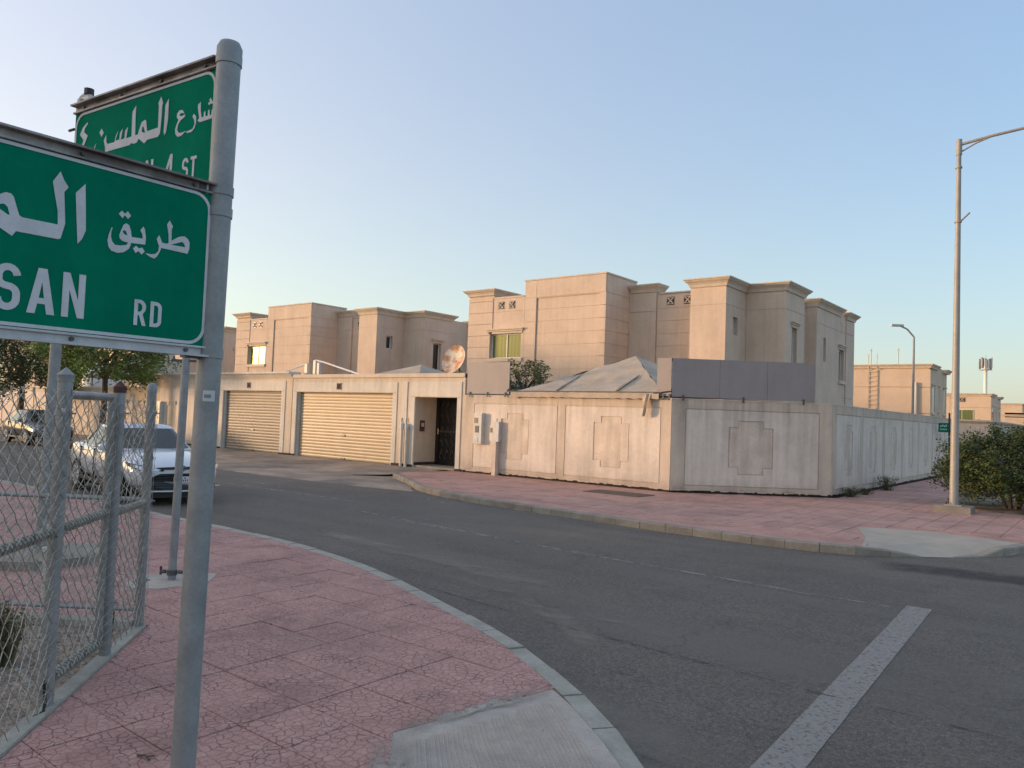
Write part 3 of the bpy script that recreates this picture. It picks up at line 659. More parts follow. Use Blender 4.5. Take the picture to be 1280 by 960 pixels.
def soft(pts, w_, z, matn, name, label, cat=None, wob=.2, mid=1.):
    """a soft-edged sheet along a line: fades to both sides and to both ends"""
    pts = resample(pts, .12); n = len(pts); vs = []; fd = []
    for i, (x, y) in enumerate(pts):
        a_ = pts[max(i-1, 0)]; b_ = pts[min(i+1, n-1)]; dx, dy = b_[0]-a_[0], b_[1]-a_[1]; l_ = math.hypot(dx, dy)
        ww = w_*(1+wob*sin(i*.9)+wob*.6*sin(i*2.3+1)); e_ = min(1, i/4, (n-1-i)/4)
        for c, f_ in ((-.5, 0), (-.2, mid), (.2, mid), (.5, 0)): vs.append((x-dy/l_*ww*c, y+dx/l_*ww*c, z)); fd.append(f_*e_)
    mb = MB().add(vs, [(i*4+k, (i+1)*4+k, (i+1)*4+k+1, i*4+k+1) for i in range(n-1) for k in range(3)]); mb.fade = fd
    o = mb.build(name, matn); return tag(o, label, cat, kind='stuff')
soft([(-6.0, 6.45), (-4.9, 6.3), (-4.2, 6.0), (-3.7, 5.66), (-3.2, 5.2)], .30, ZR+.008, 'dust', 'road_dust', 'pale dusty scuff on the asphalt beside the near kerb curve', 'dust')
soft([(-4.1, 6.26), (-3.45, 6.2), (-2.9, 6.05)], .22, ZR+.009, 'dust', 'road_dust', 'small tan dust streak further out on the asphalt', 'dust')
soft([(-9.5, 7.4), (-6.5, 7.1), (-4.5, 6.8)], .5, ZR+.008, 'dust', 'road_dust', 'faint grey dust band along the near lane', 'dust')
soft([(-4.3, 5.75), (-2.8, 5.67), (-1.65, 5.6), (-.3, 5.6), (3, 5.4)], .03, ZR+.007, 'tar', 'tar_seam', 'thin dark seam crossing the asphalt under the stop line', 'seam', .1)
soft([(-6.0, 5.95), (-4.3, 5.75)], .03, ZR+.007, 'tar', 'tar_seam', 'thin dark seam near the kerb curve', 'seam', .1)
soft([(-2.7, 11.5), (-1.05, 11.8), (2, 12.1)], .9, ZR+.006, 'patch', 'asphalt_patch', 'darker asphalt patch near the far ramp', 'patch', .05)
soft([R1, R2], .17, .0035, 'smear', 'cement_smear', 'rough cement smeared over the pink tiles along the ramp', 'cement', .35)
soft([R2, R3], .20, .0045, 'smear', 'cement_smear', 'rough cement edge at the near corner of the ramp', 'cement', .35)
random.seed(21)
lt = MB()
for _ in range(240):      # crumbs of grit and leaf litter along the kerb, the fence foot and on the tiles
    if random.random() < .5: k_ = random.randrange(4, 16); a_, b_ = near_in[k_], near_in[k_+1]; t_ = random.random(); x_, y_ = a_[0]+(b_[0]-a_[0])*t_-random.random()**2*.5, a_[1]+(b_[1]-a_[1])*t_-random.random()**2*.8
    elif random.random() < .5: p_ = a.lerp(b, random.random()); x_, y_ = p_.x+random.random()**2*.4+.05, p_.y+random.random()**2*.3+.06
    else: x_, y_ = random.uniform(-7, -2.9), random.uniform(1, 4.5)
    if x_ > -2.9 and y_ < 4.2: continue
    r_ = random.uniform(.002, .007)
    q_ = [Vector((x_+cos(k*2.1+x_*9)*r_*random.uniform(.6, 1.6), y_+sin(k*2.1+x_*9)*r_, .003)) for k in range(3)]
    lt.add(q_+[Vector((x_, y_, .003+r_*.8))], [(0, 1, 3), (1, 2, 3), (2, 0, 3)])
tag(lt.build('grit', 'pebble'), 'loose grit and crumbs scattered on the near pink pavement', 'grit', kind='stuff')
# twigs and litter on the near tiles
for (x, y), lb in (((-3.72, 1.88), 'small dark twig lying on the pink tiles by the near sign post'),):
    tag(MB().tube([(x, y, .006), (x+.04, y+.02, .012), (x+.09, y+.015, .006)], .005, 5).tube([(x+.05, y+.02, .01), (x+.07, y+.05, .01)], .004, 5).build('twig', 'bark', root=(x, y, 0)), lb, 'twig')

# ------------------------------------------------------------------ facades
def FY(y):  return lambda u, d, z: (u, y+d, z)         # face looking to -Y, d runs into the wall
def FX(x):  return lambda u, d, z: (x-d, u, z)         # face looking to +X
def fbox(mb, F, u0, u1, d0, d1, z0, z1, mi=0):
    a = F(u0, d0, z0); b = F(u1, d1, z1); return mb.box(a[0], b[0], a[1], b[1], a[2], b[2], mi)
def cells_around(u0, u1, z0, z1, holes):
    zs = sorted({z0, z1, *[min(max(h[k], z0), z1) for h in holes for k in (2, 3)]}); r = []
    for za, zb in zip(zs, zs[1:]):
        if zb-za < .004: continue
        cuts = sorted((max(h[0], u0), min(h[1], u1)) for h in holes if h[2] < zb-.002 and h[3] > za+.002 and h[1] > u0 and h[0] < u1)
        c = u0
        for p, q in cuts:
            if p-c > .01: r.append((c, p, za, zb))
            c = max(c, q)
        if u1-c > .01: r.append((c, u1, za, zb))
    return r
def skin(mb, F, u0, u1, z0, z1, th, holes=()):
    for a, b, c, d in cells_around(u0, u1, z0, z1, holes): fbox(mb, F, a, b, 0, th, c, d)
def courses(parent, F, u0, u1, zs, matn='house', holes=(), t=.018, gap=.017):
    """rendered bands between recessed joints, each band a panel of its own"""
    for za, zb in zip(zs, zs[1:]):
        mb = MB()
        for a, b, c, d in cells_around(u0, u1, za+gap/2, zb-gap/2, holes): fbox(mb, F, a, b, -t, -.0005, c, d)
        if mb.v: mb.build('wall_panel', matn, parent)
def sweep(mb, pl, prof):
    """profile (outward offset, z) along an open plan line, mitred, outward = right of travel"""
    n = len(pl); rings = []
    for i, p in enumerate(pl):
        def nr(a, b): dx, dy = b[0]-a[0], b[1]-a[1]; l_ = math.hypot(dx, dy); return (dy/l_, -dx/l_)
        ns = []
        if i > 0: ns.append(nr(pl[i-1], p))
        if i < n-1: ns.append(nr(p, pl[i+1]))
        if len(ns) == 2:
            mx_, my_ = ns[0][0]+ns[1][0], ns[0][1]+ns[1][1]; k = 1/(1+ns[0][0]*ns[1][0]+ns[0][1]*ns[1][1]); v = (mx_*k, my_*k)
        else: v = ns[0]
        rings.append([(p[0]+v[0]*o_, p[1]+v[1]*o_, z) for o_, z in prof])
    m_ = len(prof); vs = [v for r in rings for v in r]
    fs = [(i*m_+k, (i+1)*m_+k, (i+1)*m_+(k+1) % m_, i*m_+(k+1) % m_) for i in range(n-1) for k in range(m_)]
    fs += [tuple(range(m_)), tuple(range((n-1)*m_, n*m_))[::-1]]
    return mb.add(vs, fs)
def corn(zt, s=1.): return [(-.25, zt-.02), (-.25, zt-.33*s), (.03, zt-.33*s), (.045, zt-.28*s), (.065, zt-.22*s), (.12, zt-.15*s), (.165, zt-.12*s), (.19, zt-.09*s), (.20, zt-.06*s), (.24, zt-.05*s), (.24, zt)]
def window(parent, F, u0, u1, z0, z1, dp=.13, panes=2, gl='glass_green', head=True, sill=True, label=None):
    w_ = MB(); t = .045
    for a, b, c, d in ((u0, u1, z0, z0+t), (u0, u1, z1-t, z1), (u0, u0+t, z0+t, z1-t), (u1-t, u1, z0+t, z1-t)): fbox(w_, F, a, b, dp, dp+.06, c, d)
    mids = [u0+(u1-u0)*k/panes for k in range(1, panes)]
    for mm in mids: fbox(w_, F, mm-.025, mm+.025, dp-.005, dp+.05, z0+t, z1-t)
    o = w_.build('window', 'white', parent); 
    if label: o['label'] = label
    ed = [u0]+mids+[u1]
    for a, b in zip(ed, ed[1:]): fbox(MB(), F, 0, 0, 0, 0, 0, 0); q = MB(); fbox(q, F, a+.03, b-.03, dp+.03, dp+.04, z0+t*.8, z1-t*.8); q.build('pane', gl, o)
    if head: q = MB(); fbox(q, F, u0-.12, u1+.12, -.10, .0, z1+.10, z1+.17); fbox(q, F, u0-.16, u1+.16, -.16, 0, z1+.172, z1+.23); fbox(q, F, u0-.08, u1+.08, -.05, 0, z1+.0, z1+.098); q.build('lintel', 'cornice', o)
    if sill: q = MB(); fbox(q, F, u0-.1, u1+.1, -.10, .05, z0-.16, z0-.005); fbox(q, F, u0+.06, u1-.06, -.02, 0, z0-.75, z0-.165) if False else None; q.build('sill', 'cornice', o)
    return o
def vent(parent, F, u, z, s=.2):
    q = MB(); fbox(q, F, u-s, u+s, .0, .06, z-s, z+s); v = q.build('vent', 'black', parent)
    q = MB()
    for sg in (1, -1):
        a = Vector(F(u-s*.8, -.02, z-s*.8*sg)); b = Vector(F(u+s*.8, -.02, z+s*.8*sg)); q.tube([a, b], .028, 4)
    for a, b, c, d in ((u-s*.75, u+s*.75, z-s*.8, z-s*.68), (u-s*.75, u+s*.75, z+s*.68, z+s*.8)): fbox(q, F, a, b, -.03, -.005, c, d)
    q.build('grille', 'ornament', v)

def house(root_loc, label):
    r = thing('house', root_loc, label, 'house', 'matching beige villas in a row')
    X, Y = root_loc[0], root_loc[1]
    g = lambda x: x+X
    h = lambda y: y+Y
    gz = [7.03-.53*k for k in range(14)][::-1]      # joint heights
    gz = [max(z, .0) for z in gz]
    body = MB()
    W1 = (g(-6.15), g(-4.35), 4.38, 5.50)
    # core bodies
    body.box(g(-7.5), g(-4.2), h(.2), h(2.5), 0, 7.1); body.box(g(-7.5), g(-6.0), h(.2), h(2.5), 7.1, 7.5)
    skin(body, FY(h(0)), g(-7.5), g(-4.2), 0, 7.1, .2, [W1]); body.box(g(-7.5), g(-6.0), h(0), h(.2), 7.1, 7.5)
    body.box(g(-4.2), g(0), h(.06), h(2.5), 0, 7.8)
    body.box(g(-4.2), g(-3.55), h(0), h(.06), 0, 7.8); body.box(g(-3.55), g(-.0), h(0), h(.06), 7.0, 7.8)
    body.box(g(-7.5), g(2.9), h(2.5), h(13), 0, 6.9)
    body.box(g(0.001), g(1.3), h(1.92), h(2.5), 0, 7.3)
    body.box(g(1.3), g(3.5), h(1.97), h(2.5), 0, 7.1)
    W2 = (h(1.3), h(1.75), 5.2, 5.9)
    body.box(g(3.5), g(4.75), h(.6), h(3), 0, 7.2); skin(body, FX(g(4.93)), h(.6), h(2.6), 0, 7.2, .18, [W2])
    body.box(g(2.9), g(5.8), h(3), h(13), 0, 6.9)
    W3 = (h(3.35), h(3.95), 3.9, 5.65)
    body.box(g(3.5), g(6.32), h(2.6), h(4.8), 0, 7.2); skin(body, FX(g(6.5)), h(2.6), h(4.8), 0, 7.2, .18, [W3])
    body.box(g(2.9), g(5.85), h(4.8), h(7.2), 0, 7.2); body.box(g(5.85), g(6.12), h(7.26), h(7.4), 0, 7.2); body.box(g(5.7), g(6.0), h(7.2), h(12.9), 0, 7.2); body.box(g(6.0), g(6.12), h(12.6), h(12.9), 0, 7.2)
    W4 = (h(8.1), h(8.45), 4.7, 5.75); W5 = (h(10.5), h(11.3), 4.0, 5.45); W6 = (h(10.75), h(10.95), 6.2, 6.7)
    skin(body, FX(g(6.3)), h(7.1), h(12.9), 0, 7.2, .18, [W4, W5]); body.box(g(2.9), g(6.12), h(7.1), h(7.2), 0, 7.25)
    body.build('wall', 'house', r)
    # bands
    hw = [W1]
    courses(r, FY(h(0)), g(-7.5), g(-6.03), gz[:]+[7.2], holes=hw, t=.05)
    courses(r, FY(h(0)), g(-6.03), g(-4.2), [z for z in gz if z < 4.3] + [4.38, 5.5, 6.5, 7.12], holes=hw)
    courses(r, FY(h(0)), g(-4.19), g(-3.57), gz + [7.8])
    courses(r, FY(h(.06)), g(-3.53), g(-.3), gz, t=.02)
    MB().box(g(-3.55), g(0), h(-.022), h(-.0005), 7.04, 7.78).build('wall_panel', 'house', r)
    courses(r, FY(h(0.06)), g(-.28), g(.022), gz, t=.082)
    courses(r, FX(g(0)), h(.05), h(2.5), gz+[7.78])
    courses(r, FY(h(1.9)), g(.03), g(1.32), [0, 6.4, 7.2])
    courses(r, FY(h(1.97)), g(1.34), g(3.5), gz)
    courses(r, FY(h(.6)), g(3.5), g(4.95), [0, 6.3, 6.95])
    courses(r, FX(g(4.93)), h(.6), h(2.6), [0, 6.3, 6.95], holes=[W2])
    courses(r, FY(h(2.6)), g(4.96), g(6.52), [0, 6.3, 6.95])
    courses(r, FX(g(6.5)), h(2.6), h(4.8), [0, 6.3, 6.95], holes=[W3])
    courses(r, FX(g(6.3)), h(7.1), h(10.6), [0, 6.3, 6.95], holes=[W4, W5])
    courses(r, FX(g(6.3)), h(10.62), h(11.5), [0, 3.2, 6.3, 7.15], holes=[W4, W5, W6])
    courses(r, FX(g(6.3)), h(11.52), h(12.9), [0, 3.2, 6.3, 6.95], t=.06)
    # cornices and copings
    def cor(pts, zt, s=1.):
        q = MB(); sweep(q, [(g(x), h(y)) for x, y in pts], corn(zt, s)); q.build('cornice', 'cornice', r, fix=True)
    cor([(-7.5, 2.5), (-7.5, -.05), (-6.0, -.05), (-6.0, 2.5)], 7.58, .85)
    cor([(.08, 1.9), (1.3, 1.9), (1.3, 2.6)], 7.55)
    cor([(3.5, 3.0), (3.5, .58), (4.95, .58), (4.95, 2.58), (6.52, 2.58), (6.52, 4.85), (5.9, 4.85)], 7.33)
    cor([(5.4, 7.08), (6.32, 7.08), (6.32, 10.62), (5.6, 10.62)], 7.33)
    cor([(5.6, 11.52), (6.36, 11.52), (6.36, 12.9), (5.6, 12.9)], 7.3)
    q = MB(); q.box(g(-4.24), g(.04), h(-.04), h(2.54), 7.8, 7.86); q.box(g(-6.1), g(-4.25), h(-.03), h(.3), 7.12, 7.19); q.box(g(1.42), g(3.4), h(1.93), h(2.55), 7.12, 7.18)
    q.build('coping', 'cornice', r)
    # windows and vents
    window(r, FY(h(0)), W1[0], W1[1], W1[2], W1[3], panes=2)
    window(r, FX(g(4.93)), *W2, panes=1, gl='glass_dark', head=False, sill=False)
    window(r, FX(g(6.5)), *W3, panes=1, gl='glass_dark')
    window(r, FX(g(6.3)), *W4, panes=1, gl='glass_dark', head=False, sill=False)
    window(r, FX(g(6.3)), *W5, panes=1, gl='glass_dark')
    MB().box(g(6.1), g(6.2), *[h(10.77), h(10.94)], 6.25, 6.68).build('slot', 'black', r)
    for u in (-5.55, -4.92): vent(r, FY(h(-.03)), g(u), 6.80, .17)
    for u in (1.95, 2.72): vent(r, FY(h(1.945)), g(u), 6.80, .17)
    return r
H1 = house((-16.7, 27.0, 0), 'two-storey beige villa behind the tent canopy and mauve screens, largest in the photo')
for k, lb in ((1, 'two-storey beige villa behind the two garage shutters with a bright window'),
              (2, 'beige villa hidden behind the big sign, right of the green street trees'),
              (3, 'peach villa seen through the leaves at the far left edge')):
    c = copy_tree(H1, (-16.7-19.6*k, 27.0, 0)); c['label'] = lb
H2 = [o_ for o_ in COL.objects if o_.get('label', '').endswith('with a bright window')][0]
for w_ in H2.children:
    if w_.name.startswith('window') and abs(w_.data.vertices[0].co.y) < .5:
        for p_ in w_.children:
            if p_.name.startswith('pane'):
                p_.data = p_.data.copy(); p_.data.materials.clear(); p_.data.materials.append(MT['glass_painted_glow'])
# roof aerials on the first villa
# unseen villa added behind the viewer's left to shade the junction
c = copy_tree(H1, (-31.5, -27.0, 0)); c['label'] = 'unseen beige villa added on the near side of the street to shade the junction'

shade_wall = thing('boundary_wall', (-45, -4.5, 0), 'unseen cream boundary wall added behind the viewer to shade the street', 'wall')
MB().box(-75, -20, -4.7, -4.5, -.1, 2.45).build('wall_body', 'wallbase', shade_wall); MB().box(-75, -20, -4.76, -4.44, 2.45, 2.53).build('coping', 'cornice', shade_wall)  # unseen wall added to keep the low sun off the far kerb

# ------------------------------------------------------------------ compound wall (street side, cut corner, side road)
HW = 2.34; ZB = .07
cw = thing('compound_wall', (-8.8, 17.5, 0), 'long cream boundary wall with stepped ornaments, wrapping the street corner', 'wall')
A0, A1 = Vector((-15.72, 17.5, 0)), Vector((-8.8, 17.5, 0))
B1 = Vector((-5.7, 20.08, 0)); C1 = Vector((-5.7, 38.1, 0))
def frame_fn(p, d, n):   # u along d from p, v = z, depth towards the viewer along n
    return lambda u, v, t: (p.x+d.x*u+n.x*t, p.y+d.y*u+n.y*t, v)
def rectl(u0, u1, v0, v1): return [(u0, v0), (u1, v0), (u1, v1), (u0, v1)]
def stepped(uc, vc, w_, h_, s=.16, sv=.16):
    w2, h2 = w_/2, h_/2
    return [(uc-w2+s, vc-h2), (uc+w2-s, vc-h2), (uc+w2-s, vc-h2+sv*.6), (uc+w2-s*.0-.0, vc-h2+sv*.6), (uc+w2, vc-h2+sv*1.2), (uc+w2, vc+h2-sv*1.2), (uc+w2, vc+h2-sv*.6), (uc+w2-s, vc+h2-sv*.6), (uc+w2-s, vc+h2),
            (uc-w2+s, vc+h2), (uc-w2+s, vc+h2-sv*.6), (uc-w2, vc+h2-sv*.6), (uc-w2, vc-h2+sv*.6), (uc-w2+s, vc-h2+sv*.6)]
def stepped(uc, vc, w_, h_, s=.20, sv=.17):
    x1, x2, y1, y2 = w_/2-s, w_/2, h_/2-sv, h_/2
    x3, y3 = w_/2-s*.35, h_/2-sv*.55
    q = [(x1, -y2), (x1, -y1-.0), (x2, -y1), (x2, y1), (x1, y1), (x1, y2)]
    r = [(uc+a, vc+b) for a, b in q] + [(uc-a, vc-b) for a, b in q]
    return r
def grow(poly, uc, vc, d):
    return [(u + (d if u > uc else -d), v + (d if v > vc else -d)) for u, v in poly]
def wall_run(p, q, panels, H=HW, orn=True, top=.20):
    d = (q-p).normalized(); n = Vector((d.y, -d.x, 0)); L = (q-p).length; fn = frame_fn(p, d, n)
    mb = MB(); c = (p+q)/2 - n*.11; mb.obox((c.x, c.y, (H+ZB)/2), d*(L/2), n*.11, (0, 0, (H-ZB)/2)); mb.build('wall_body', 'wallbase', cw)
    outer = rectl(0, L, ZB+.002, H-.002); holes = []
    G = .022
    for (u0, u1, oc, ow) in panels:
        holes.append(rectl(u0-G, u1+G, .20-G, H-.27+G))
    MB().plate([outer]+holes, fn, 0, .022).build('wall_border', 'wallbase', cw)
    for (u0, u1, oc, ow) in panels:
        lp = [rectl(u0, u1, .20, H-.27)]
        if orn and ow:
            s_ = stepped(oc, 1.16, ow, 1.30, s=ow*.22); lp.append(grow(s_, oc, 1.16, G))
        MB().plate(lp, fn, 0, .022).build('wall_panel', 'wallpanel', cw)
        if orn and ow: MB().plate([s_], fn, 0, .014).build('wall_ornament', 'ornament', cw)
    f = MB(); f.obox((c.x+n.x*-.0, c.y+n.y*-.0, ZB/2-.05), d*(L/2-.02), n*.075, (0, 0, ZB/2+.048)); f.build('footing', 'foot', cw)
    ft = MB(); random.seed(int(L*10)); x = 0
    while x < L-.1:   # broken plaster edge along the foot
        w_ = random.uniform(.02, .16); hh = random.uniform(.0, .03)
        a = fn(x, 0, .001); 
        ft.obox(((fn(x+w_/2, 0, .012))[0], (fn(x+w_/2, 0, .012))[1], ZB-.0-hh/2), d*(w_/2), n*.008, (0, 0, hh/2+.001)); x += w_
    ft.build('plaster_edge', 'wallbase', cw)
wall_run(A0, A1, [(.42, 3.45, 1.98, .98), (3.75, 6.62, 5.2, 1.04)])
LB = (B1-A1).length
wall_run(A1, B1, [(.36, LB-.34, LB*.495, 1.08)])
cp = []; u = .33
while u < 17.6: cp.append((u, u+2.28, u+1.14, .74)); u += 2.55
wall_run(B1, C1, cp[:7])
tp = MB()
sweep(tp, [(A0.x, A0.y), (A1.x, A1.y), (B1.x, B1.y), (C1.x, C1.y)], [(-.25, HW-.03), (-.25, HW), (.028, HW), (.03, HW-.03)]); tp.build('coping', 'wallbase', cw, fix=True)

def stain(parent, p, q, z0, z1, matn, name, step=.12, off=.026, top=True):
    """water or dirt marks: a sheet 2-3 mm proud of the plaster, fading along its height"""
    d = (q-p).normalized(); n = Vector((d.y, -d.x, 0)); L = (q-p).length; N_ = int(L/step); vs = []; fd = []
    for i in range(N_+1):
        u = L*i/N_; k = .55+.45*sin(i*.83)*sin(i*.31+1)
        for j in range(5):
            t = j/4; z = (z1-(z1-z0)*t) if top else (z0+(z1-z0)*t); c = p+d*u+n*off; vs.append((c.x, c.y, z)); fd.append((1-t)**1.2*k*(0 if i in (0, N_) else 1))
    mb = MB().add(vs, [(i*5+j, (i+1)*5+j, (i+1)*5+j+1, i*5+j+1) for i in range(N_) for j in range(4)]); mb.fade = fd
    return mb.build(name, matn, parent)
for p_, q_, k_ in ((A0, A1, .7), (A1, B1, 1.5), (B1, B1+(C1-B1).normalized()*17.5, .8)):
    stain(cw, p_, q_, HW-k_, HW-.01, 'stain', 'water_stain'); stain(cw, p_, q_, ZB+.005, .42, 'grime', 'foot_grime', top=False, off=.0265)
# ------------------------------------------------------------------ garage block and gate of the compound
HG = 2.98
gt = thing('garage_building', (-20, 17.5, 0), 'cream street front with a wide tan shutter, gate recess and flat parapet', 'garage')
F0 = FY(17.5)
D2 = (-24.13, -18.93, -.2, 2.36); PD = (-17.86, -16.05, -.2, 2.25)
b = MB(); skin(b, F0, -24.42, -15.74, -.1, HG, .25, [D2, PD])
b.box(-24.42, -15.74, 17.75, 23.0, 2.55, HG-.1)
b.box(-24.42, -24.2, 17.75, 23, -.1, 2.55); b.box(-18.9, -17.9, 17.75, 19.1, -.1, 2.55); b.box(-15.97, -15.74, 17.75, 23, -.1, 2.55); b.box(-17.9, -15.97, 18.95, 19.2, -.1, 2.55)
b.build('wall', 'garage', gt)
pl = MB(); fn = frame_fn(Vector((0, 17.5, 0)), Vector((1, 0, 0)), Vector((0, -1, 0)))
pl.plate([rectl(-24.05-.33, -18.48, 0.05, 2.70), [(-24.13, .05-.04), (-24.13, 2.36), (-18.93, 2.36), (-18.93, .05-.04)]], fn, 0, .02) if False else None
def pale(u0, u1, v0, v1, name='surround'):
    MB().plate([rectl(u0, u1, v0, v1)], fn, 0, .025).build(name, 'garagepale', gt)
pale(-24.36, -24.15, .05, 2.36); pale(-24.36, -18.72, 2.38, 2.72, 'lintel_panel'); pale(-18.91, -18.72, .05, 2.36)
pale(-18.50, -18.24, .08, 2.74, 'pilaster'); pale(-18.10, -17.88, .05, 2.25); pale(-18.10, -15.98+.12, 2.27, 2.74, 'lintel_panel'); pale(-16.03, -15.86, .05, 2.25)
q = MB(); sweep(q, [(-24.42, 17.5), (-15.74, 17.5)], [(-.3, HG-.02), (-.3, HG+.03), (.045, HG+.03), (.045, HG-.09), (0.0, HG-.12)]); q.build('coping', 'garage', gt, fix=True)
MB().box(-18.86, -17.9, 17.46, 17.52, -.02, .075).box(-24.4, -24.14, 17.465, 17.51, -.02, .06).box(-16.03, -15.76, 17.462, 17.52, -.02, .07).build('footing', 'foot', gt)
def shutter(parent, x0, x1, matn, z1=2.36, z0=.0, y=17.66):
    q = MB(); p = .115; n = int((z1-z0)/p)
    for k in range(n+1):
        za = z0+k*p; zb = min(za+p, z1)
        # rounded slat section
        sec = [(0, za), (-.018, za+.01), (-.026, za+(zb-za)*.5), (-.018, zb-.012), (0, zb)]
        vs = [(x, y+d, z) for x in (x0, x1) for d, z in sec]
        q.add(vs, [(i, i+5, i+6, i+1) for i in range(4)])
    q.box(x0, x1, y, y+.05, z0, z1)
    s_ = q.build('roller_shutter', matn, parent, fix=True)
    MB().box((x0+x1)/2-.10, (x0+x1)/2+.08, y-.05, y-.02, z0+.82, z0+.88).build('handle', 'black', s_)
    MB().box((x0+x1)/2-.12, (x0+x1)/2+.10, y-.05, y-.015, z0+.01, z0+.06).build('floor_lock', 'black', s_)
    MB().box(x0+.003, x0+.05, y-.12, y-.03, z0, z1).box(x1-.05, x1-.003, y-.12, y-.03, z0, z1).build('guide_rail', 'greybox', s_)
shutter(gt, -24.12, -18.94, 'shutter_tan')
def number_plate(parent, x, z, y=17.47):
    q = MB().box(x-.13, x+.13, y-.012, y, z-.12, z+.12).build('number_plate', 'steeldark', parent)
    MB().box(x-.10, x+.10, y-.016, y-.013, z-.09, z+.09).build('plate_face', 'foot', q)
number_plate(gt, -21.7, 2.58)
# recess behind the gate opening: angled inner wall, floor, black scrolled door
MB().box(-17.84, -16.07, 17.55, 18.95, 0, .06).build('threshold', 'kerbfar', gt)
MB().box(-17.899, -17.86, 17.752, 18.95, .061, 2.5).build('recess_wall', 'garage', gt)
MB().box(-17.859, -17.845, 17.52, 18.49, .062, .15).build('skirting', 'foot', gt)
it = MB().box(-17.859, -17.82, 17.72, 17.92, 1.15, 1.5).build('intercom', 'brownrust', gt); MB().box(-17.819, -17.812, 17.76, 17.88, 1.3, 1.42).build('speaker_plate', 'greybox', it)
dr = thing('gate', (-17.4, 18.5, .06), 'black metal entrance gate with bronze scrollwork in the cream recess', 'gate')
y = 18.5
MB().box(-17.86, -16.0, y, y+.05, .061, 2.5).build('door_leaf', 'black', dr)
MB().box(-17.84, -17.70, y-.04, y-.001, .062, 2.5).box(-16.99, -16.9, y-.04, y-.001, .062, 2.5).box(-17.70, -16.99, y-.04, y-.001, 2.2, 2.5).box(-17.70, -16.99, y-.04, y-.001, .062, .2).build('door_frame', 'black', dr)
for px_ in range(3):
    for pz in range(5):
        cx, cz = -17.58+px_*.235, .42+pz*.38+(.06 if pz > 2 else 0); q = MB()
        pts = [(cx+.085*sin(t*.52)*(1-t*.035)*(1 if pz % 2 else -1), y-.02, cz-.16+.32*t/12) for t in range(13)]
        q.tube(pts, .015, 4)
        pts = [(cx+.05*cos(t)*(1-t*.07), y-.02, cz+.06*sin(t)*(1-t*.07)+.04) for t in [k*.7 for k in range(9)]]
        q.tube(pts, .013, 4); q.build('scroll', 'bronze', dr)
MB().box(-17.70, -16.99, y-.03, y-.01, 1.13, 1.2).build('rail', 'bronze', dr)
MB().tube([(-17.68, 18.44, 1.05), (-17.68, 18.40, 1.08), (-17.68, 18.40, 1.25), (-17.68, 18.44, 1.28)], .012, 6).build('handle', 'chrome', dr)

stain(gt, Vector((-24.4, 17.5, 0)), Vector((-15.76, 17.5, 0)), HG-.7, HG-.13, 'stain', 'water_stain', off=.028)
# neighbour's front further left
ng = thing('garage_building', (-30, 17.5, 0), 'cream street front with the brown-grey shutter, left of the tan one', 'garage')
D1 = (-29.12, -25.12, -.2, 2.38)
b = MB(); skin(b, F0, -34.85, -24.46, -.1, 3.0, .25, [D1]); b.box(-34.85, -24.46, 17.75, 23, 2.6, 2.9); b.box(-29.5, -29.14, 17.75, 23, -.1, 2.6); b.box(-34.85, -34.6, 17.75, 23, -.1, 2.6); b.box(-25.1, -24.46, 17.75, 23, -.1, 2.6)
b.build('wall', 'garage', ng)
def pale2(u0, u1, v0, v1, name): MB().plate([rectl(u0, u1, v0, v1)], fn, 0, .025).build(name, 'garagepale', ng)
pale2(-29.35, -24.86, 2.4, 2.78, 'lintel_panel'); pale2(-25.10, -24.86, .05, 2.38, 'surround'); pale2(-29.35, -29.14, .05, 2.38, 'surround')
for u in (-34.4, -31.9): 
    s_ = stepped(u+1.1, 1.2, .8, 1.25, .17); MB().plate([rectl(u, u+2.2, .2, 2.45), grow(s_, u+1.1, 1.2, .02)], fn, 0, .025).build('wall_panel', 'wallpanel', ng)
q = MB(); sweep(q, [(-34.85, 17.5), (-24.46, 17.5)], [(-.35, 2.98), (-.35, 3.12), (.20, 3.12), (.20, 3.05), (.13, 3.02), (.06, 2.94), (.02, 2.88), (0, 2.88)]); q.build('coping', 'garagepale', ng, fix=True)
shutter(ng, -29.1, -25.14, 'shutter_brown', 2.38); number_plate(ng, -27.3, 2.6)
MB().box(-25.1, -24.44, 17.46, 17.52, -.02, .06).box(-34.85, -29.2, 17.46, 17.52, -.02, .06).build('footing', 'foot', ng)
nw = thing('boundary_wall', (-45, 17.5, 0), 'plain peach boundary wall behind the street trees at the far left', 'wall')
MB().box(-90, -34.9, 17.5, 17.75, -.1, 2.4).build('wall_body', 'garage', nw); MB().box(-90, -34.9, 17.44, 17.8, 2.4, 2.5).build('coping', 'garagepale', nw)
u = -36.9
for k in range(9): MB().box(u-2.0, u, 17.47, 17.499, .25, 2.15).build('wall_panel', 'wallpanel', nw); u -= 2.4
# neighbour's grey shade roof rising behind the wall between trees and post
cn = thing('shade_canopy', (-33, 22, 0), 'grey sloping fabric shade roof behind the neighbour wall, beside the sign post', 'canopy')
MB().add([(-43.5, 18.2, 3.0), (-36.6, 18.2, 3.0), (-39.5, 19.6, 4.9), (-36.6, 21, 3.0), (-43.5, 21, 3.0)], [(0, 1, 2), (1, 3, 2), (3, 4, 2), (4, 0, 2)]).build('fabric_roof', 'canvas', cn)
cn['label'] = 'grey sloping shade tent behind the neighbour wall, below the big sign'
for x, y in ((-43.4, 18.3), (-36.7, 18.3), (-36.7, 20.9), (-43.4, 20.9)): cyl((x, y, 0), (x, y, 3.0), .05, 8).build('pole', 'white', cn)

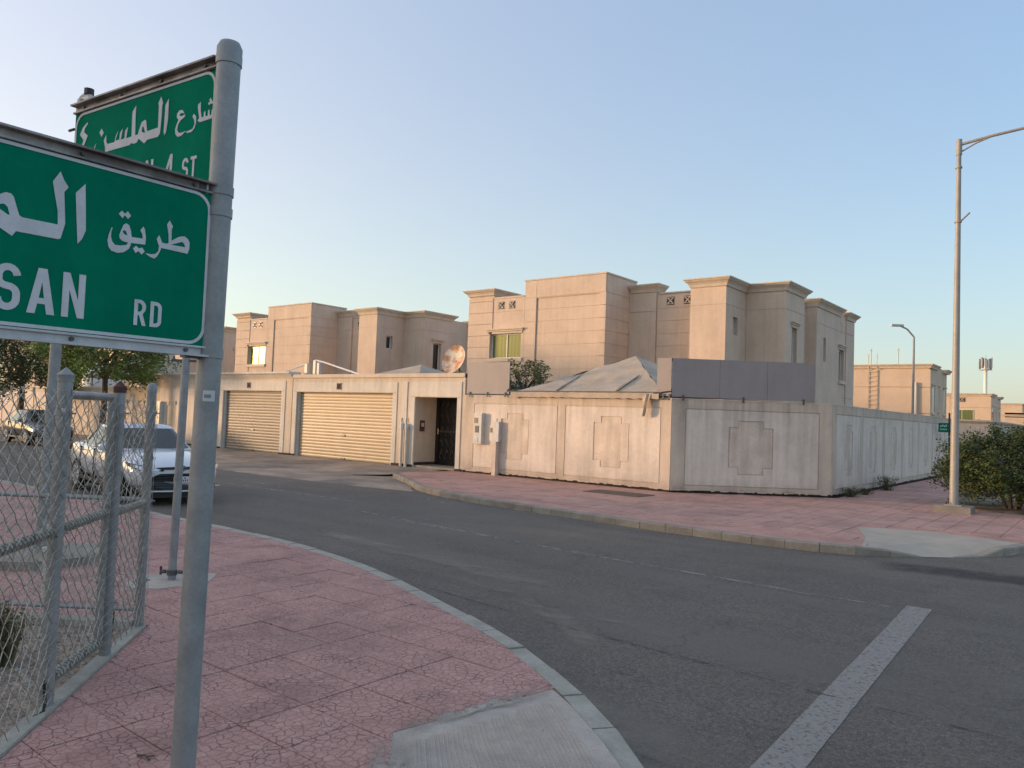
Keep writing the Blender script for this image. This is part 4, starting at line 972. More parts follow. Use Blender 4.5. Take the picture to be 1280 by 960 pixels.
# things on and behind the garage front
sh = thing('shade_tent', (-20.5, 20.5, 2.9), 'pale low pyramid tent roof behind the garage parapet', 'tent')
MB().add([(-22.6, 18.6, 2.9), (-18.9, 18.6, 2.9), (-20.2, 20.0, 3.52), (-18.9, 22, 2.9), (-22.6, 22, 2.9)], [(0, 1, 2), (1, 3, 2), (3, 4, 2), (4, 0, 2)]).build('fabric_roof', 'canvas', sh)
MB().tube([(-22.6, 18.6, 2.9), (-18.9, 18.6, 2.9)], .03, 6).build('hem', 'canvasdark', sh)
# white tubular frame leaning on the roof
fr = thing('tube_stand', (-23.8, 18, 2.95), 'white pipe stand with slanting tubes on the garage roof', 'tube stand')
MB().box(-23.88, -23.74, 17.95, 18.07, 2.95, 3.58).build('post', 'pipe', fr)
MB().box(-23.64, -23.52, 17.95, 18.05, 2.95, 3.48).build('post', 'greybox', fr)
MB().tube([(-23.8, 18, 3.58), (-23.3, 18, 3.5), (-21.2, 18, 3.02)], .032, 8).build('tube', 'white', fr)
MB().tube([(-24.3, 18, 3.45), (-25.9, 18, 3.14)], .03, 8).build('tube', 'greybox', fr)
MB().box(-24.4, -24.24, 17.95, 18.08, 3.0, 3.45).build('post', 'pipe', fr)
# dish
ds = thing('satellite_dish', (-17.2, 18.5, 2.95), 'big white satellite dish streaked with rust on the garage roof', 'satellite dish')
dc = Vector((-17.22, 18.5, 3.55)); dn = Vector((.93, -.30, .22)).normalized(); dn = Vector((-.50, -.80, .30)).normalized()
dn = Vector((-.02, -.93, .30)).normalized()
a1 = dn.cross(Vector((0, 0, 1))).normalized(); a2 = dn.cross(a1)
q = MB(); vs = [dc-dn*.16]; R_ = .50
for i in range(1, 8):
    for k in range(32):
        rr = R_*i/7; vs.append(dc + dn*(-.16+.16*(i/7)**2) + (a1*cos(2*pi*k/32)+a2*sin(2*pi*k/32)*1.0)*rr)
fs = [(0, 1+k, 1+(k+1) % 32) for k in range(32)] + [(1+i*32+k, 1+(i+1)*32+k, 1+(i+1)*32+(k+1) % 32, 1+i*32+(k+1) % 32) for i in range(6) for k in range(32)]
q.add(vs, fs); dd = q.build('reflector', 'rust', ds, smooth=True)
MB().tube([dc-dn*.16, dc-dn*.35+Vector((0, 0, -.25)), (dc.x-dn.x*.3, dc.y-dn.y*.3, 2.95)], .03, 8).build('mount', 'steeldark', ds)
MB().tube([dc-a2*.48, dc-a2*.2+dn*.35], .008, 6).build('feed_arm', 'rust', ds)
def meter_mast(): pass

# mauve sheet screens on top of the wall
def screen(loc, label, runs):
    t = thing('privacy_screen', loc, label, 'screen')
    for p, q_, z0, z1 in runs:
        p, q_ = Vector((*p, 0)), Vector((*q_, 0)); d = (q_-p).normalized(); n = Vector((d.y, -d.x, 0)); L = (q_-p).length
        k = max(1, round(L/1.22)); st = L/k
        for i in range(k):
            c = p + d*(st*(i+.5)) 
            MB().obox((c.x, c.y, (z0+z1)/2), d*(st/2-.003), n*.012, (0, 0, (z1-z0)/2)).build('sheet', 'purple', t)
        c = (p+q_)/2 - n*.05
        MB().obox((c.x, c.y, z1-.05), d*(L/2), n*.02, (0, 0, .03)).obox((c.x, c.y, z0+.15), d*(L/2), n*.02, (0, 0, .03)).build('rail', 'steeldark', t)
        for i in (0.08, .5, .92):
            c = p + d*(L*i) + n*.035
            MB().obox((c.x, c.y, z0-.02), d*.02, n*.012, (0, 0, .07)).build('bracket', 'steeldark', t)
    return t
screen((-14.8, 17.45, HW), 'short mauve sheet screen on the wall top above the meter box', [((-15.62, 17.46), (-13.98, 17.46), HW+.04, 3.32)])
sc2 = screen((-7.5, 18.5, HW), 'long mauve-grey sheet screen on the wall top at the cut corner', [((-9.20, 17.44), (-8.80, 17.44), HW+.04, 3.34), ((-8.79, 17.45), (-6.03, 19.74), HW+.03, 3.33)])

# canopy tent behind the wall
tn = thing('canopy_tent', (-11.5, 19.8, 0), 'large grey-beige peaked tent whose valance hangs over the cream wall', 'tent')
AP = Vector((-11.27, 20.0, 3.66)); E_ = [Vector((-13.85, 17.42, 2.44)), Vector((-9.0, 17.42, 2.45)), Vector((-8.6, 22.4, 2.5)), Vector((-13.9, 22.4, 2.5))]
def saggy(a, b2, c, nn=14, sag=.10):
    vs = []; idx = {}
    for i in range(nn+1):
        for j in range(nn+1-i):
            u, v = i/nn, j/nn; w_ = 1-u-v
            p = a*w_ + b2*u + c*v; s_ = sag*4*(w_*(1-w_)) * (.6+.4*sin(u*17)) ; p = p - Vector((0, 0, s_*(1 if w_ < .97 else 0)*.55))
            p.z += .02*sin((u-v)*25)*w_*(1-w_)*4
            idx[i, j] = len(vs); vs.append(p)
    fs = []
    for i in range(nn):
        for j in range(nn-i):
            fs.append((idx[i, j], idx[i+1, j], idx[i, j+1]))
            if j < nn-i-1: fs.append((idx[i+1, j], idx[i+1, j+1], idx[i, j+1]))
    return vs, fs
for k in range(4):
    v_, f_ = saggy(AP, E_[k], E_[(k+1) % 4]); MB().add(v_, f_).build('roof_panel', 'canvas', tn, smooth=True)
def on_roof(u, v, lift=0.):
    w_ = 1-u-v; p = AP*w_ + E_[0]*u + E_[1]*v; s_ = .10*4*(w_*(1-w_))*(.6+.4*sin(u*17)); p = p - Vector((0, 0, s_*.55)); p.z += .02*sin((u-v)*25)*w_*(1-w_)*4
    return p + Vector((0, -.3, .95))*lift
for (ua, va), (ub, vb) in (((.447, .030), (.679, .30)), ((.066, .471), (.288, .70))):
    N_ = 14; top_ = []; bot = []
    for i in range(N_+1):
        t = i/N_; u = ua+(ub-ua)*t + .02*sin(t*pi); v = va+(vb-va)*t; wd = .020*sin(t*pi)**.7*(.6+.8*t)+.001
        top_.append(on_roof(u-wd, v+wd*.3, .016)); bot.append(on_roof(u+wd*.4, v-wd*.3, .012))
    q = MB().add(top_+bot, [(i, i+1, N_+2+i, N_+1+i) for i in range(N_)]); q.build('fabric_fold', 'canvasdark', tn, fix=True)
    MB().tube([p+Vector((0, 0, .012)) for p in top_], .020, 6).build('seam', 'canvas', tn, smooth=True)
q = MB(); n = 96; vs = []
for i in range(n+1):
    t = i/n; x = -13.85 + 4.75*t; zt = 2.45 + .006*sin(i*.9); dp = .14 + .014*abs(sin(i*.52)) + (.04 if i < 3 else 0)
    vs += [(x, 17.40, zt+.01), (x, 17.355+.003*sin(i*1.1), zt-.04), (x, 17.36+.004*sin(i*.8+1), zt-dp)]
q.add(vs, [(i*3+k, i*3+k+1, (i+1)*3+k+1, (i+1)*3+k) for i in range(n) for k in range(2)]); q.build('valance', 'canvas', tn, smooth=True, fix=True)
MB().tube([(-13.9, 17.38, 2.46), (-13.2, 17.39, 2.47), (-9.05, 17.39, 2.47)], .018, 6).build('edge_rope', 'canvasdark', tn)
MB().tube([(-9.25, 17.38, 2.44), (-8.9, 17.40, 2.49), (-8.78, 17.42, 2.5)], .014, 6).build('tie_rope', 'black', tn)
MB().tube([(-13.8, 17.38, 2.46), (-14.0, 17.42, 2.52), (-14.05, 17.46, 2.44)], .014, 6).build('tie_rope', 'black', tn)
q = MB(); vs = []
for i in range(9):
    t = i/8; cx = -9.42 - .10*t**2 - .03*sin(t*5); hw = .10*(1-.35*t)+.02*sin(t*9); z = 2.42-.56*t
    for k in range(5): u = k/4-.5; vs.append((cx+u*2*hw, 17.34-.03*cos(u*9+t*3), z+.04*u))
q.add(vs, [(i*5+k, i*5+k+1, (i+1)*5+k+1, (i+1)*5+k) for i in range(8) for k in range(4)]); q.build('torn_flap', 'canvas', tn, smooth=True)
for x, y in ((-13.8, 17.9), (-9.1, 17.9), (-8.7, 22.3), (-13.8, 22.3), (-11.27, 20.0)): cyl((x, y, 0), (x, y, 2.44 if x != -11.27 else 3.62), .04, 8).build('pole', 'steel', tn)

# utility boxes and pipes on the street wall
ub = thing('meter_box', (-15.0, 17.4, .9), 'tall narrow grey meter cabinet fixed to the wall under the short screen', 'meter box')
MB().box(-15.20, -14.88, 17.34, 17.476, .88, 1.80).build('cabinet', 'greybox', ub)
d_ = MB().box(-15.18, -14.88, 17.322, 17.339, .90, 1.78).build('door', 'greybox', ub)
MB().box(-15.16, -15.02, 17.312, 17.321, 1.5, 1.66).build('dial_window', 'bronze', d_); MB().box(-15.12, -14.98, 17.312, 17.321, 1.22, 1.42).build('dial_window', 'steeldark', d_); MB().box(-15.14, -15.0, 17.312, 17.321, .95, 1.08).build('label_plate', 'greybox', d_)
jb = thing('junction_box', (-14.3, 17.4, 0), 'beige junction box on a square conduit, right of the tall meter cabinet', 'junction box')
MB().box(-14.44, -14.22, 17.33, 17.476, .98, 1.56).build('box', 'greybox', jb)
f_ = MB().box(-14.60, -14.47, 17.38, 17.476, 1.0, 1.45).build('side_panel', 'pipe', jb)
MB().box(-14.58, -14.50, 17.366, 17.379, 1.24, 1.38).build('dial_window', 'bronze', f_)
MB().box(-14.42, -14.28, 17.30, 17.47, -.01, .979).build('conduit', 'ornament', jb)
MB().tube([(-14.35, 17.4, 1.56), (-14.35, 17.4, 1.66)], .02, 6).build('cable_gland', 'greybox', jb)
mb_ = thing('meter_box', (-34.1, 17.4, .8), 'grey meter cabinet on the neighbour wall near the white car', 'meter box')
MB().box(-34.25, -33.95, 17.3, 17.476, .75, 1.85).build('cabinet', 'greybox', mb_); MB().box(-34.22, -33.98, 17.285, 17.299, .8, 1.8).build('door', 'steel', mb_)
for x, zt, lb in ((-18.34, 1.22, 'left of the two cream standpipes beside the gate recess'), (-18.12, 1.22, 'right of the two cream standpipes, next to the gate recess')):
    pp = thing('standpipe', (x, 17.40, 0), 'cream plastic riser pipe, ' + lb, 'pipe', 'standpipes by the gate')
    MB().tube([(x, 17.40, -.02), (x, 17.40, zt)], .05, 12).build('pipe', 'pipe', pp, smooth=True)
    MB().tube([(x, 17.40, zt-.02), (x, 17.40, zt+.10), (x-.02, 17.40, zt+.16)], [.07, .07, .035], 12).build('valve_cap', 'greybox', pp, smooth=True)
    MB().tube([(x-.05, 17.41, zt+.08), (x-.10, 17.44, zt+.22), (x-.1, 17.46, zt+.34)], .018, 6).build('valve_arm', 'pipe', pp)

# ------------------------------------------------------------------ street name sign (letter outlines in millimetres from the sign's post-side end)
def arc(cx, cy, rx, ry, a0, a1, n=10): return [(cx+rx*cos(radians(a0+(a1-a0)*i/n)), cy+ry*sin(radians(a0+(a1-a0)*i/n))) for i in range(n+1)]
def stroke(pts, t):
    """flat-ended stroke outline of width t along pts"""
    L_ = []; R_ = []
    for i, p in enumerate(pts):
        a = pts[max(i-1, 0)]; b = pts[min(i+1, len(pts)-1)]; dx, dy = b[0]-a[0], b[1]-a[1]; l_ = math.hypot(dx, dy) or 1
        L_.append((p[0]-dy/l_*t/2, p[1]+dx/l_*t/2)); R_.append((p[0]+dy/l_*t/2, p[1]-dx/l_*t/2))
    return [L_ + R_[::-1]]
T_ = .23
def glyph(ch):    # in a box 0..w by 0..1, x to the right
    t = .155
    if ch == 'A': return .56, [[[(0, 0), (.165, 0), (.205, .22), (.355, .22), (.395, 0), (.56, 0), (.37, 1), (.19, 1)], [(.228, .35), (.332, .35), (.28, .70)]]]
    if ch == 'N': return .48, [[[(0, 0), (.145, 0), (.145, .62), (.335, 0), (.48, 0), (.48, 1), (.335, 1), (.335, .40), (.145, 1), (0, 1)]]]
    if ch == 'M': return .60, [[[(0, 0), (.14, 0), (.14, .62), (.25, .15), (.35, .15), (.46, .62), (.46, 0), (.60, 0), (.60, 1), (.44, 1), (.30, .45), (.16, 1), (0, 1)]]]
    if ch == 'L': return .40, [[[(0, 0), (.40, 0), (.40, .15), (.15, .15), (.15, 1), (0, 1)]]]
    if ch == 'T': return .46, [[[(.155, 0), (.305, 0), (.305, .86), (.46, .86), (.46, 1), (0, 1), (0, .86), (.155, .86)]]]
    if ch == 'D': return .46, [[[(0, 0), (.22, 0)] + arc(.22, .25, .24, .25, -90, 0)[1:] + arc(.22, .75, .24, .25, 0, 90) + [(0, 1)], [(.145, .145)] + [(.145, .855)] + arc(.2, .75, .115, .105, 90, 0) + arc(.2, .25, .115, .105, 0, -90)]]
    if ch == 'R': return .48, [[[(0, 0), (.145, 0), (.145, .40), (.20, .40), (.33, 0), (.48, 0), (.345, .43)] + arc(.22, .72, .24, .28, -50, 90) + [(0, 1)], [(.145, .54), (.145, .865)] + arc(.2, .70, .115, .165, 90, -90)[0:]]]
    if ch == '4': return .56, [[[(.30, 0), (.44, 0), (.44, .2), (.56, .2), (.56, .33), (.44, .33), (.44, 1), (.30, 1), (0, .33), (0, .2), (.30, .2)], [(.14, .33), (.30, .33), (.30, .70)]]]
    if ch == 'S':
        c = arc(.25, .745, .175, .18, -15+0, 180, 9)
        pts = [(.425, .70)] ; pts = arc(.25, .74, .175, .185, 5, 180, 9) + arc(.25, .66, .175, .14, 190, 250, 4) + arc(.25, .36, .175, .16, 70, 0, 5)[0:] + arc(.25, .26, .175, .185, -5, -180, 9)
        return .50, [stroke(pts, .15)]
def place_text(mb, fnu, text, u_right, v0, h, gap=.20, wide=1.):
    """lay text so that its last letter ends at u_right (u grows to the left)"""
    x = 0; items = []
    for ch in text:
        if ch == ' ': x += .42; continue
        w_, gl = glyph(ch); items.append((x, gl)); x += w_*wide + gap
    W_ = x-gap
    for x0, gl in items:
        for shape in gl:
            mb.plate([[(u_right + (W_ - (x0+px*wide))*h, v0+pz*h) for px, pz in lp] for lp in shape], fnu, 0, .0)
    return W_*h
def sign_board(parent, p_end, d, n, L, zc, words, label, band_top):
    """p_end: end next to the post; d: direction away from the post; n: towards the reader"""
    fn_ = lambda u, v, t: (p_end.x + d.x*u/1000 + n.x*t, p_end.y + d.y*u/1000 + n.y*t, zc + v/1000)
    fnf = lambda u, v, t: fn_(-u, v, t)                # mirrored so that polygons keep facing the reader
    def flip(lps): return [[(-u, v) for u, v in lp] for lp in lps]
    def rr(u0, u1, v0, v1, r): return arc(u1-r, v1-r, r, r, 0, 90, 6) + arc(u0+r, v1-r, r, r, 90, 180, 6) + arc(u0+r, v0+r, r, r, 180, 270, 6) + arc(u1-r, v0+r, r, r, 270, 360, 6)
    q = MB(); c = Vector(fn_(L/2, 0, -.004)); q.obox(c, d*(L/2000), n*.003, (0, 0, .233)); pan = q.build('sign_board', 'green', parent)
    if label: pan['label'] = label
    q = MB(); q.plate(flip([rr(4, L-6, -231, 231, 52), rr(13, L-15, -222, 222, 44)]), fnf, 0, .0012); q.build('border', 'signwhite', pan)
    for zc2, h2, mt in ((.2495, .0165, band_top), (-.2495, .0165, 'railpale')):
        q = MB()
        c = Vector(fn_(L/2, zc2*1000, -.006))
        q.obox(c, d*(L/2000+.004), n*.004, (0, 0, h2)); s_ = 1 if zc2 > 0 else -1
        q.obox(c + n*.012 + Vector((0, 0, s_*(h2-.003))), d*(L/2000+.004), n*.014, (0, 0, .003))
        q.obox(c + n*.008 - Vector((0, 0, s_*(h2-.004))), d*(L/2000+.004), n*.006, (0, 0, .003))
        r_ = q.build('edge_rail', mt, pan)
        for k in range(4):
            c2 = Vector(fn_(60+(L-120)*k/3, zc2*1000, .001)); MB().tube([c2-n*.004, c2+n*.005], .006, 8).build('rivet', 'steeldark', pan)
    for nm, mk in words:
        q = MB(); mk(q, fnf, flip); q.build(nm, 'signwhite', pan)
    return fn_
PX, PY = -2.202, 1.267
sg = thing('street_name_sign', (PX, PY, 0), 'close grey steel post carrying two green bilingual street name boards, SAN RD in front', 'street sign')
lean = Vector((.010, .006, 0))
def pz(z): return Vector((PX, PY, z)) + lean*(z-1.7)
MB().tube([pz(-.1), pz(.55), pz(1.2), pz(2.815)], .0362, 28).build('post', 'steel', sg, smooth=True)
MB().tube([pz(2.79), pz(2.82), pz(2.838)], [.0385, .0385, .030], 28).build('post_cap', 'steel', sg, smooth=True)
def ring(parent, z, h=.028, r=.0395):
    q = MB().tube([pz(z-h/2), pz(z+h/2)], r, 28)
    return q.build('clamp_band', 'steel', parent, smooth=True)
SOLO = lambda keys: (lambda q, f, fl: [q.plate(fl(SH[k]) if len(SH[k]) == 1 else fl(SH[k]), f, 0, 0) for k in keys])
def fix_len(q, f, fl):
    q.plate(fl(SH['front_lsn']), lambda u, v, t: f(u, v, -.0004), 0, 0)
d1 = Vector((0, -1, 0)); n1 = Vector((1, 0, 0))
front_words = [
  ('arabic_letter', SOLO(['front_alef'])), ('arabic_word', SOLO(['front_lam'])), ('arabic_word', fix_len), ('arabic_dot', SOLO(['front_noon_dot'])),
  ('arabic_word', SOLO(['front_tah'])), ('arabic_word', SOLO(['front_yeh_qaf'])), ('arabic_dot', SOLO(['front_qaf_dots'])), ('arabic_dot', SOLO(['front_yeh_dots'])),
  ('latin_word', lambda q, f, fl: place_text(q, lambda u, v, t: f(-u, v, t+.0), '', 0, 0, 1)),
]
def latin(text, u_right, v0, h, gap=.2, wide=1.):
    def mk(q, f, fl):
        # letters are laid left to right; u grows to the left for the reader
        x = 0; items = []
        for ch in text:
            if ch == ' ': x += .42; continue
            w_, gl = glyph(ch); items.append((x, gl)); x += w_*wide + gap
        W_ = x-gap
        for x0, gl in items:
            for shape in gl:
                q.plate([[(-(u_right + (W_-(x0+a*wide))*h), v0+b_*h) for a, b_ in lp] for lp in shape], f, 0, 0)
    return mk
front_words = front_words[:-1] + [('latin_word', latin('MALSAN', 351, -193, 118, gap=.135)), ('latin_word', latin('AL', 895, -193, 118, gap=.135)), ('latin_word', latin('RD', 139, -193, 73, gap=.15))]
def lift(words):
    r = []
    for nm, mk in words:
        r.append((nm, (lambda mk: lambda q, f, fl: mk(q, lambda u, v, t: f(u, v, t+.0006), fl))(mk)))
    return r
sign_board(sg, Vector((-2.186, 1.241, 0)), d1, n1, 1075, 2.115, lift(front_words), 'larger green board in front, cut by the left picture edge, reading SAN RD', 'railframe')
d2v = Vector((-.9945, -.1048, 0)).normalized(); n2 = Vector((.1048, -.9945, 0)).normalized()
rear_words = [('arabic_letter', SOLO(['rear_alef'])), ('arabic_word', SOLO(['rear_lam_main'])), ('arabic_dot', SOLO(['rear_noon_dot'])), ('arabic_numeral', SOLO(['rear_four'])),
  ('arabic_word', SOLO(['rear_shin_alef'])), ('arabic_dot', SOLO(['rear_shin_dots'])), ('arabic_letter', SOLO(['rear_ra'])), ('arabic_letter', SOLO(['rear_ain'])),
  ('latin_word', latin('MALSAN', 316, -104, 94, gap=.14, wide=.98)), ('latin_word', latin('AL', 725, -104, 70, gap=.14)), ('latin_numeral', latin('4', 199, -104, 95)), ('latin_word', latin('ST', 82, -105, 71, gap=.14, wide=.95))]
RZ = 2.531
sign_board(sg, Vector((-2.2326, 1.2581, 0)) + d2v*-.004, d2v, n2, 828, RZ, lift(rear_words), 'smaller green board behind, reading 4 ST with Arabic above', 'railframe')
# end bracket of the rear board
e = Vector((-2.2326, 1.2581, 0)) + d2v*.828
q = MB(); 
for s_ in range(9):
    a = s_/8*pi; 
q.tube([Vector((e.x, e.y, RZ-.26))-n2*.03, Vector((e.x, e.y, RZ+.30))-n2*.03], .020, 12); q.build('end_post', 'steel', sg, smooth=True)
q = MB(); cc = Vector((e.x, e.y, RZ+.275)) - d2v*.01
pts = [cc + d2v*(.045*cos(pi-t*pi/10)*-1) * 1 + Vector((0, 0, .040*sin(t*pi/10))) for t in range(11)]
q.tube([p - n2*.03 for p in pts], .012, 8); q.obox(cc-n2*.03+Vector((0, 0, .01)), d2v*.038, n2*.012, (0, 0, .022)); q.build('end_clamp', 'railpale', sg, smooth=True)
MB().tube([cc-n2*.03-d2v*.02+Vector((0, 0, .04)), cc-n2*.03-d2v*.02+Vector((0, 0, .062))], .018, 8).build('clamp_bolt', 'black', sg)
for dz in (-.02, -.17): MB().tube([Vector((e.x, e.y, RZ+.2+dz)), Vector((e.x, e.y, RZ+.2+dz))+d2v*.035], .005, 6).build('bolt', 'steeldark', sg)
# clamps at the post
for z, ux in ((2.367, d1), (1.862, d1), (2.78, d2v), (2.30, d2v)):
    r_ = ring(sg, z)
    c = pz(z) + ux*.045
    q = MB(); q.obox(c + Vector((0, 0, 0)), ux*.028, Vector((-ux.y, ux.x, 0))*.010, (0, 0, .013)); q.obox(c+ux*.02+Vector((0, 0, -.014)), ux*.022, Vector((-ux.y, ux.x, 0))*.016, (0, 0, .004)); q.build('bracket', 'steeldark', r_)
    side = Vector((-ux.y, ux.x, 0)) if ux is d1 else n2
    for k in (-1, 1): p = c + ux*.004*k + side*.0; MB().tube([p + Vector((0, 0, -.02)) + side*.006*k, p + Vector((0, 0, .02)) + side*.006*k], .0055, 6).build('bolt', 'railpale', r_)
tc = pz(1.545); td = Vector((.87, -.49, 0)).normalized()
# small paper label wrapped on the post
def wrap_label(parent, z0, z1, ang0, ang1, r, mt, name, nn=8):
    q = MB(); vs = []
    for i in range(nn+1):
        a = ang0+(ang1-ang0)*i/nn
        for z in (z0, z1): p = pz(z); vs.append((p.x+cos(a)*r, p.y+sin(a)*r, z))
    q.add(vs, [(2*i, 2*i+2, 2*i+3, 2*i+1) for i in range(nn)]); return q.build(name, mt, parent)
va = atan2(0-PY, 0-PX)
st = wrap_label(sg, 1.715, 1.748, va-.35, va+.62, .0370, 'stickerw', 'sticker')
for k in range(6): wrap_label(sg, 1.725, 1.736, va-.22+.09*k, va-.17+.09*k, .0374, 'ink', 'print_mark', 2)

# ------------------------------------------------------------------ other poles on the near pavement
def slim_pole():
    t = thing('sign_post', (-7.24, 3.9, 0), 'slim grey post with bolted base clamp and cross bar, left of the close sign post', 'post')
    x, y = -7.24, 3.9
    MB().tube([(x, y, -.05), (x+.012, y+.02, 2.42)], .038, 16).build('pole', 'steel', t, smooth=True)
    MB().tube([(x+.012, y+.02, 2.42), (x+.012, y+.02, 2.44)], [.038, .02], 16).build('cap', 'steel', t)
    q = MB(); q.obox((x+.01, y+.018, 2.14), r0*.14, fh*.012, (0, 0, .012)); q.build('cross_bar', 'steeldark', t)
    for s_ in (-.12, .12): c = Vector((x+.01, y+.018, 2.13))+r0*s_; MB().tube([c, c+Vector((0, 0, .05))], .01, 6).build('bolt', 'steeldark', t)
    MB().tube([(x, y, .05), (x, y, .10)], .048, 16).build('base_clamp', 'steeldark', t)
    for s_ in (-1, 1):
        c = Vector((x, y, .08))+r0*(.06*s_); MB().tube([c, c+r0*(.055*s_)], .018, 8).build('clamp_bolt', 'steeldark', t)
        c = c+r0*(.05*s_); MB().tube([c-Vector((0, 0, .03)), c+Vector((0, 0, .05))], .012, 6).build('nut', 'brownrust' if s_ < 0 else 'chrome', t)
    MB().box(x-.035, x-.028, y-.05, y-.03, 1.7, 1.74).build('sticker', 'stickerw', t)
    fo = MB().prism([(x+.36*cos(k*.5)*(1+.1*sin(k*3)), y+.42*sin(k*.5)*(1+.1*cos(k*2))) for k in range(13)], -.03, .0045); tag(fo.build('concrete_patch', 'ramp', root=(x, y, 0)), kind='structure')
slim_pole()
t = thing('sign_post', (-9.03, 3.39, 0), 'thicker grey pole set in a concrete footing behind the wire fence', 'post')
MB().tube([(-9.03, 3.39, -.05), (-9.0, 3.42, 3.9)], .056, 16).build('pole', 'steel', t, smooth=True)
MB().tube([(-9.03+0, 3.39, 3.9), (-9.0, 3.42, 3.93)], [.058, .03], 16).build('cap', 'steel', t)
MB().prism([(-9.03+.62*cos(k*pi/4+.3), 3.39+.62*sin(k*pi/4+.3)) for k in range(8)], -.03, .09).build('footing', 'kerbfar', t)
bk = thing('traffic_cone', (-7.1, 2.75, 0), 'small grey capped pipe stub behind the fence gate', 'pipe')
bk.name = 'pipe_stub'
MB().tube([(-7.1, 2.75, -.02), (-7.1, 2.75, .42)], .055, 12).tube([(-7.1, 2.75, .42), (-7.1, 2.75, .46)], .07, 12).build('pipe', 'greybox', bk, smooth=True)
MB().tube([(-7.1, 2.75, .52), (-7.1, 2.75, .66)], [.05, .045], 12).tube([(-7.1, 2.75, .46), (-7.1, 2.75, .52)], .02, 8).build('valve', 'greybox', bk, smooth=True)
MB().tube([(-7.16, 2.70, .60), (-7.02, 2.80, .62)], .010, 6).build('handle', 'steeldark', bk)

# ------------------------------------------------------------------ chain-link fence
def chain(fnp, L, z0, z1, cell=.056, r=.0027, wrap=None, barbs=False):
    """interlocked zigzag wires; fnp(u, z, off) -> point"""
    mb = MB(); vs = mb.v; fs = mb.f
    n = int(L/cell); hz = cell*1.05
    m_ = int((z1-z0)/hz)
    for i in range(n+1):
        pts = []
        for k in range(m_+1):
            u = (i + ((k+i) % 2))*cell; 
            if u > L: u = L
            pts.append(Vector(fnp(u + random.uniform(-.002, .002), z0+k*hz, (.004 if k % 2 else -.004))))
        if barbs:
            p = pts[-1]; pts.append(p + Vector((random.uniform(-.012, .012), random.uniform(-.012, .012), .03)))
        for a, b in zip(pts, pts[1:]):
            d = (b-a).normalized(); s1 = d.cross(Vector((.3, .5, .1))).normalized()*r; s2 = d.cross(s1).normalized()*r
            o = len(vs)
            for c in (a, b):
                for q_ in (s1, -s1*.5+s2*.87, -s1*.5-s2*.87): vs.append(tuple(c+q_))
            for j in range(3): fs.append((o+j, o+(j+1) % 3, o+3+(j+1) % 3, o+3+j)); mb.mi.append(0)
        if barbs:
            p = pts[-2]; s_ = Vector((random.uniform(-.014, .014), random.uniform(-.014, .014), .03)); mb.tube([p, p+s_], r, 3, caps=False)
    return mb
fa = thing('chain_link_fence', (-4.66, 1.83, 0), 'grey galvanised chain-link fence with capped posts and a gate at the left edge', 'fence')
PA = Vector((-4.665, 1.825, 0)); PB = Vector((-5.325, 2.43, 0)); PC = Vector((-5.85, 2.91, 0)); P0 = Vector((-2.9, .25, 0))
P0 = PA - (PB-PA).normalized()*2.3
def fpost(p, h, r, capm, dome=False):
    MB().tube([p+Vector((0, 0, -.05)), p+Vector((0, 0, h))], r, 16).build('post', 'steel', fa, smooth=True)
    if dome: c = MB().tube([p+Vector((0, 0, h-.03)), p+Vector((0, 0, h+.01)), p+Vector((0, 0, h+.035)), p+Vector((0, 0, h+.045))], [r*1.12, r*1.12, r*.8, r*.2], 16)
    else: c = MB().tube([p+Vector((0, 0, h-.03)), p+Vector((0, 0, h+.004)), p+Vector((0, 0, h+.008)), p+Vector((0, 0, h+.05))], [r*1.12, r*1.14, r*1.2, r*.1], 4 if False else 16)
    c.build('post_cap', capm, fa, smooth=True)
fpost(PA, 1.84, .038, 'steel'); fpost(PB, 1.80, .036, 'brownrust'); fpost(PC, 1.82, .034, 'steel', True)
for P_ in (PA, PB, PC):
    for z in (.35, .95, 1.62): MB().tube([P_+Vector((0, 0, z)), P_+Vector((0, 0, z+.025))], .043, 14).tube([P_+nF*.03+Vector((0, 0, z+.012)), P_+nF*.065+Vector((0, 0, z+.012))], .006, 6).build('clamp_band', 'steel', fa)
dA = (PB-PA).normalized()
# gate frame between the first two posts
ga = PA+dA*.085-nF*.02; gb = PB-dA*.08-nF*.02
G = MB().tube([ga+Vector((0, 0, .12)), ga+Vector((0, 0, 1.76))], .024, 12).tube([gb+Vector((0, 0, .10)), gb+Vector((0, 0, 1.74))], .024, 12).tube([ga+Vector((0, 0, 1.74)), gb+Vector((0, 0, 1.74))], .022, 12)
G.build('gate_frame', 'steel', fa, smooth=True)
def rail(a, b, r=.021, wraps=True, name='rail'):
    o = MB().tube([a, b], r, 12).build(name, 'steel', fa, smooth=True)
    if wraps:
        L = (b-a).length; d = (b-a).normalized(); s1 = d.cross(Vector((0, 0, 1))).normalized(); s2 = d.cross(s1); q = MB()
        n = int(L/.045)
        for k in range(n):
            c = a + d*(.045*(k+.5)); pts = [c + (s1*cos(t)+s2*sin(t))*(r+.006) + d*(.018*t/6.28) for t in [j*6.28/8 for j in range(9)]]
            q.tube(pts, .0062, 5, caps=False)
        q.build('wire_tie', 'wire', o)
rail(ga+Vector((0, 0, 1.735)), gb+Vector((0, 0, 1.735)), .014)
rail(ga+Vector((0, 0, .97)), gb+Vector((0, 0, .97))); rail(ga+Vector((0, 0, .13)), gb+Vector((0, 0, .12)), .026)
rail(P0+Vector((0, 0, .97))-nF*.01, PA+Vector((0, 0, .97))-nF*.01)
rail(PB+Vector((0, 0, .96)), PC+Vector((0, 0, .95)), .02)
PD_ = PC + dR*3.0
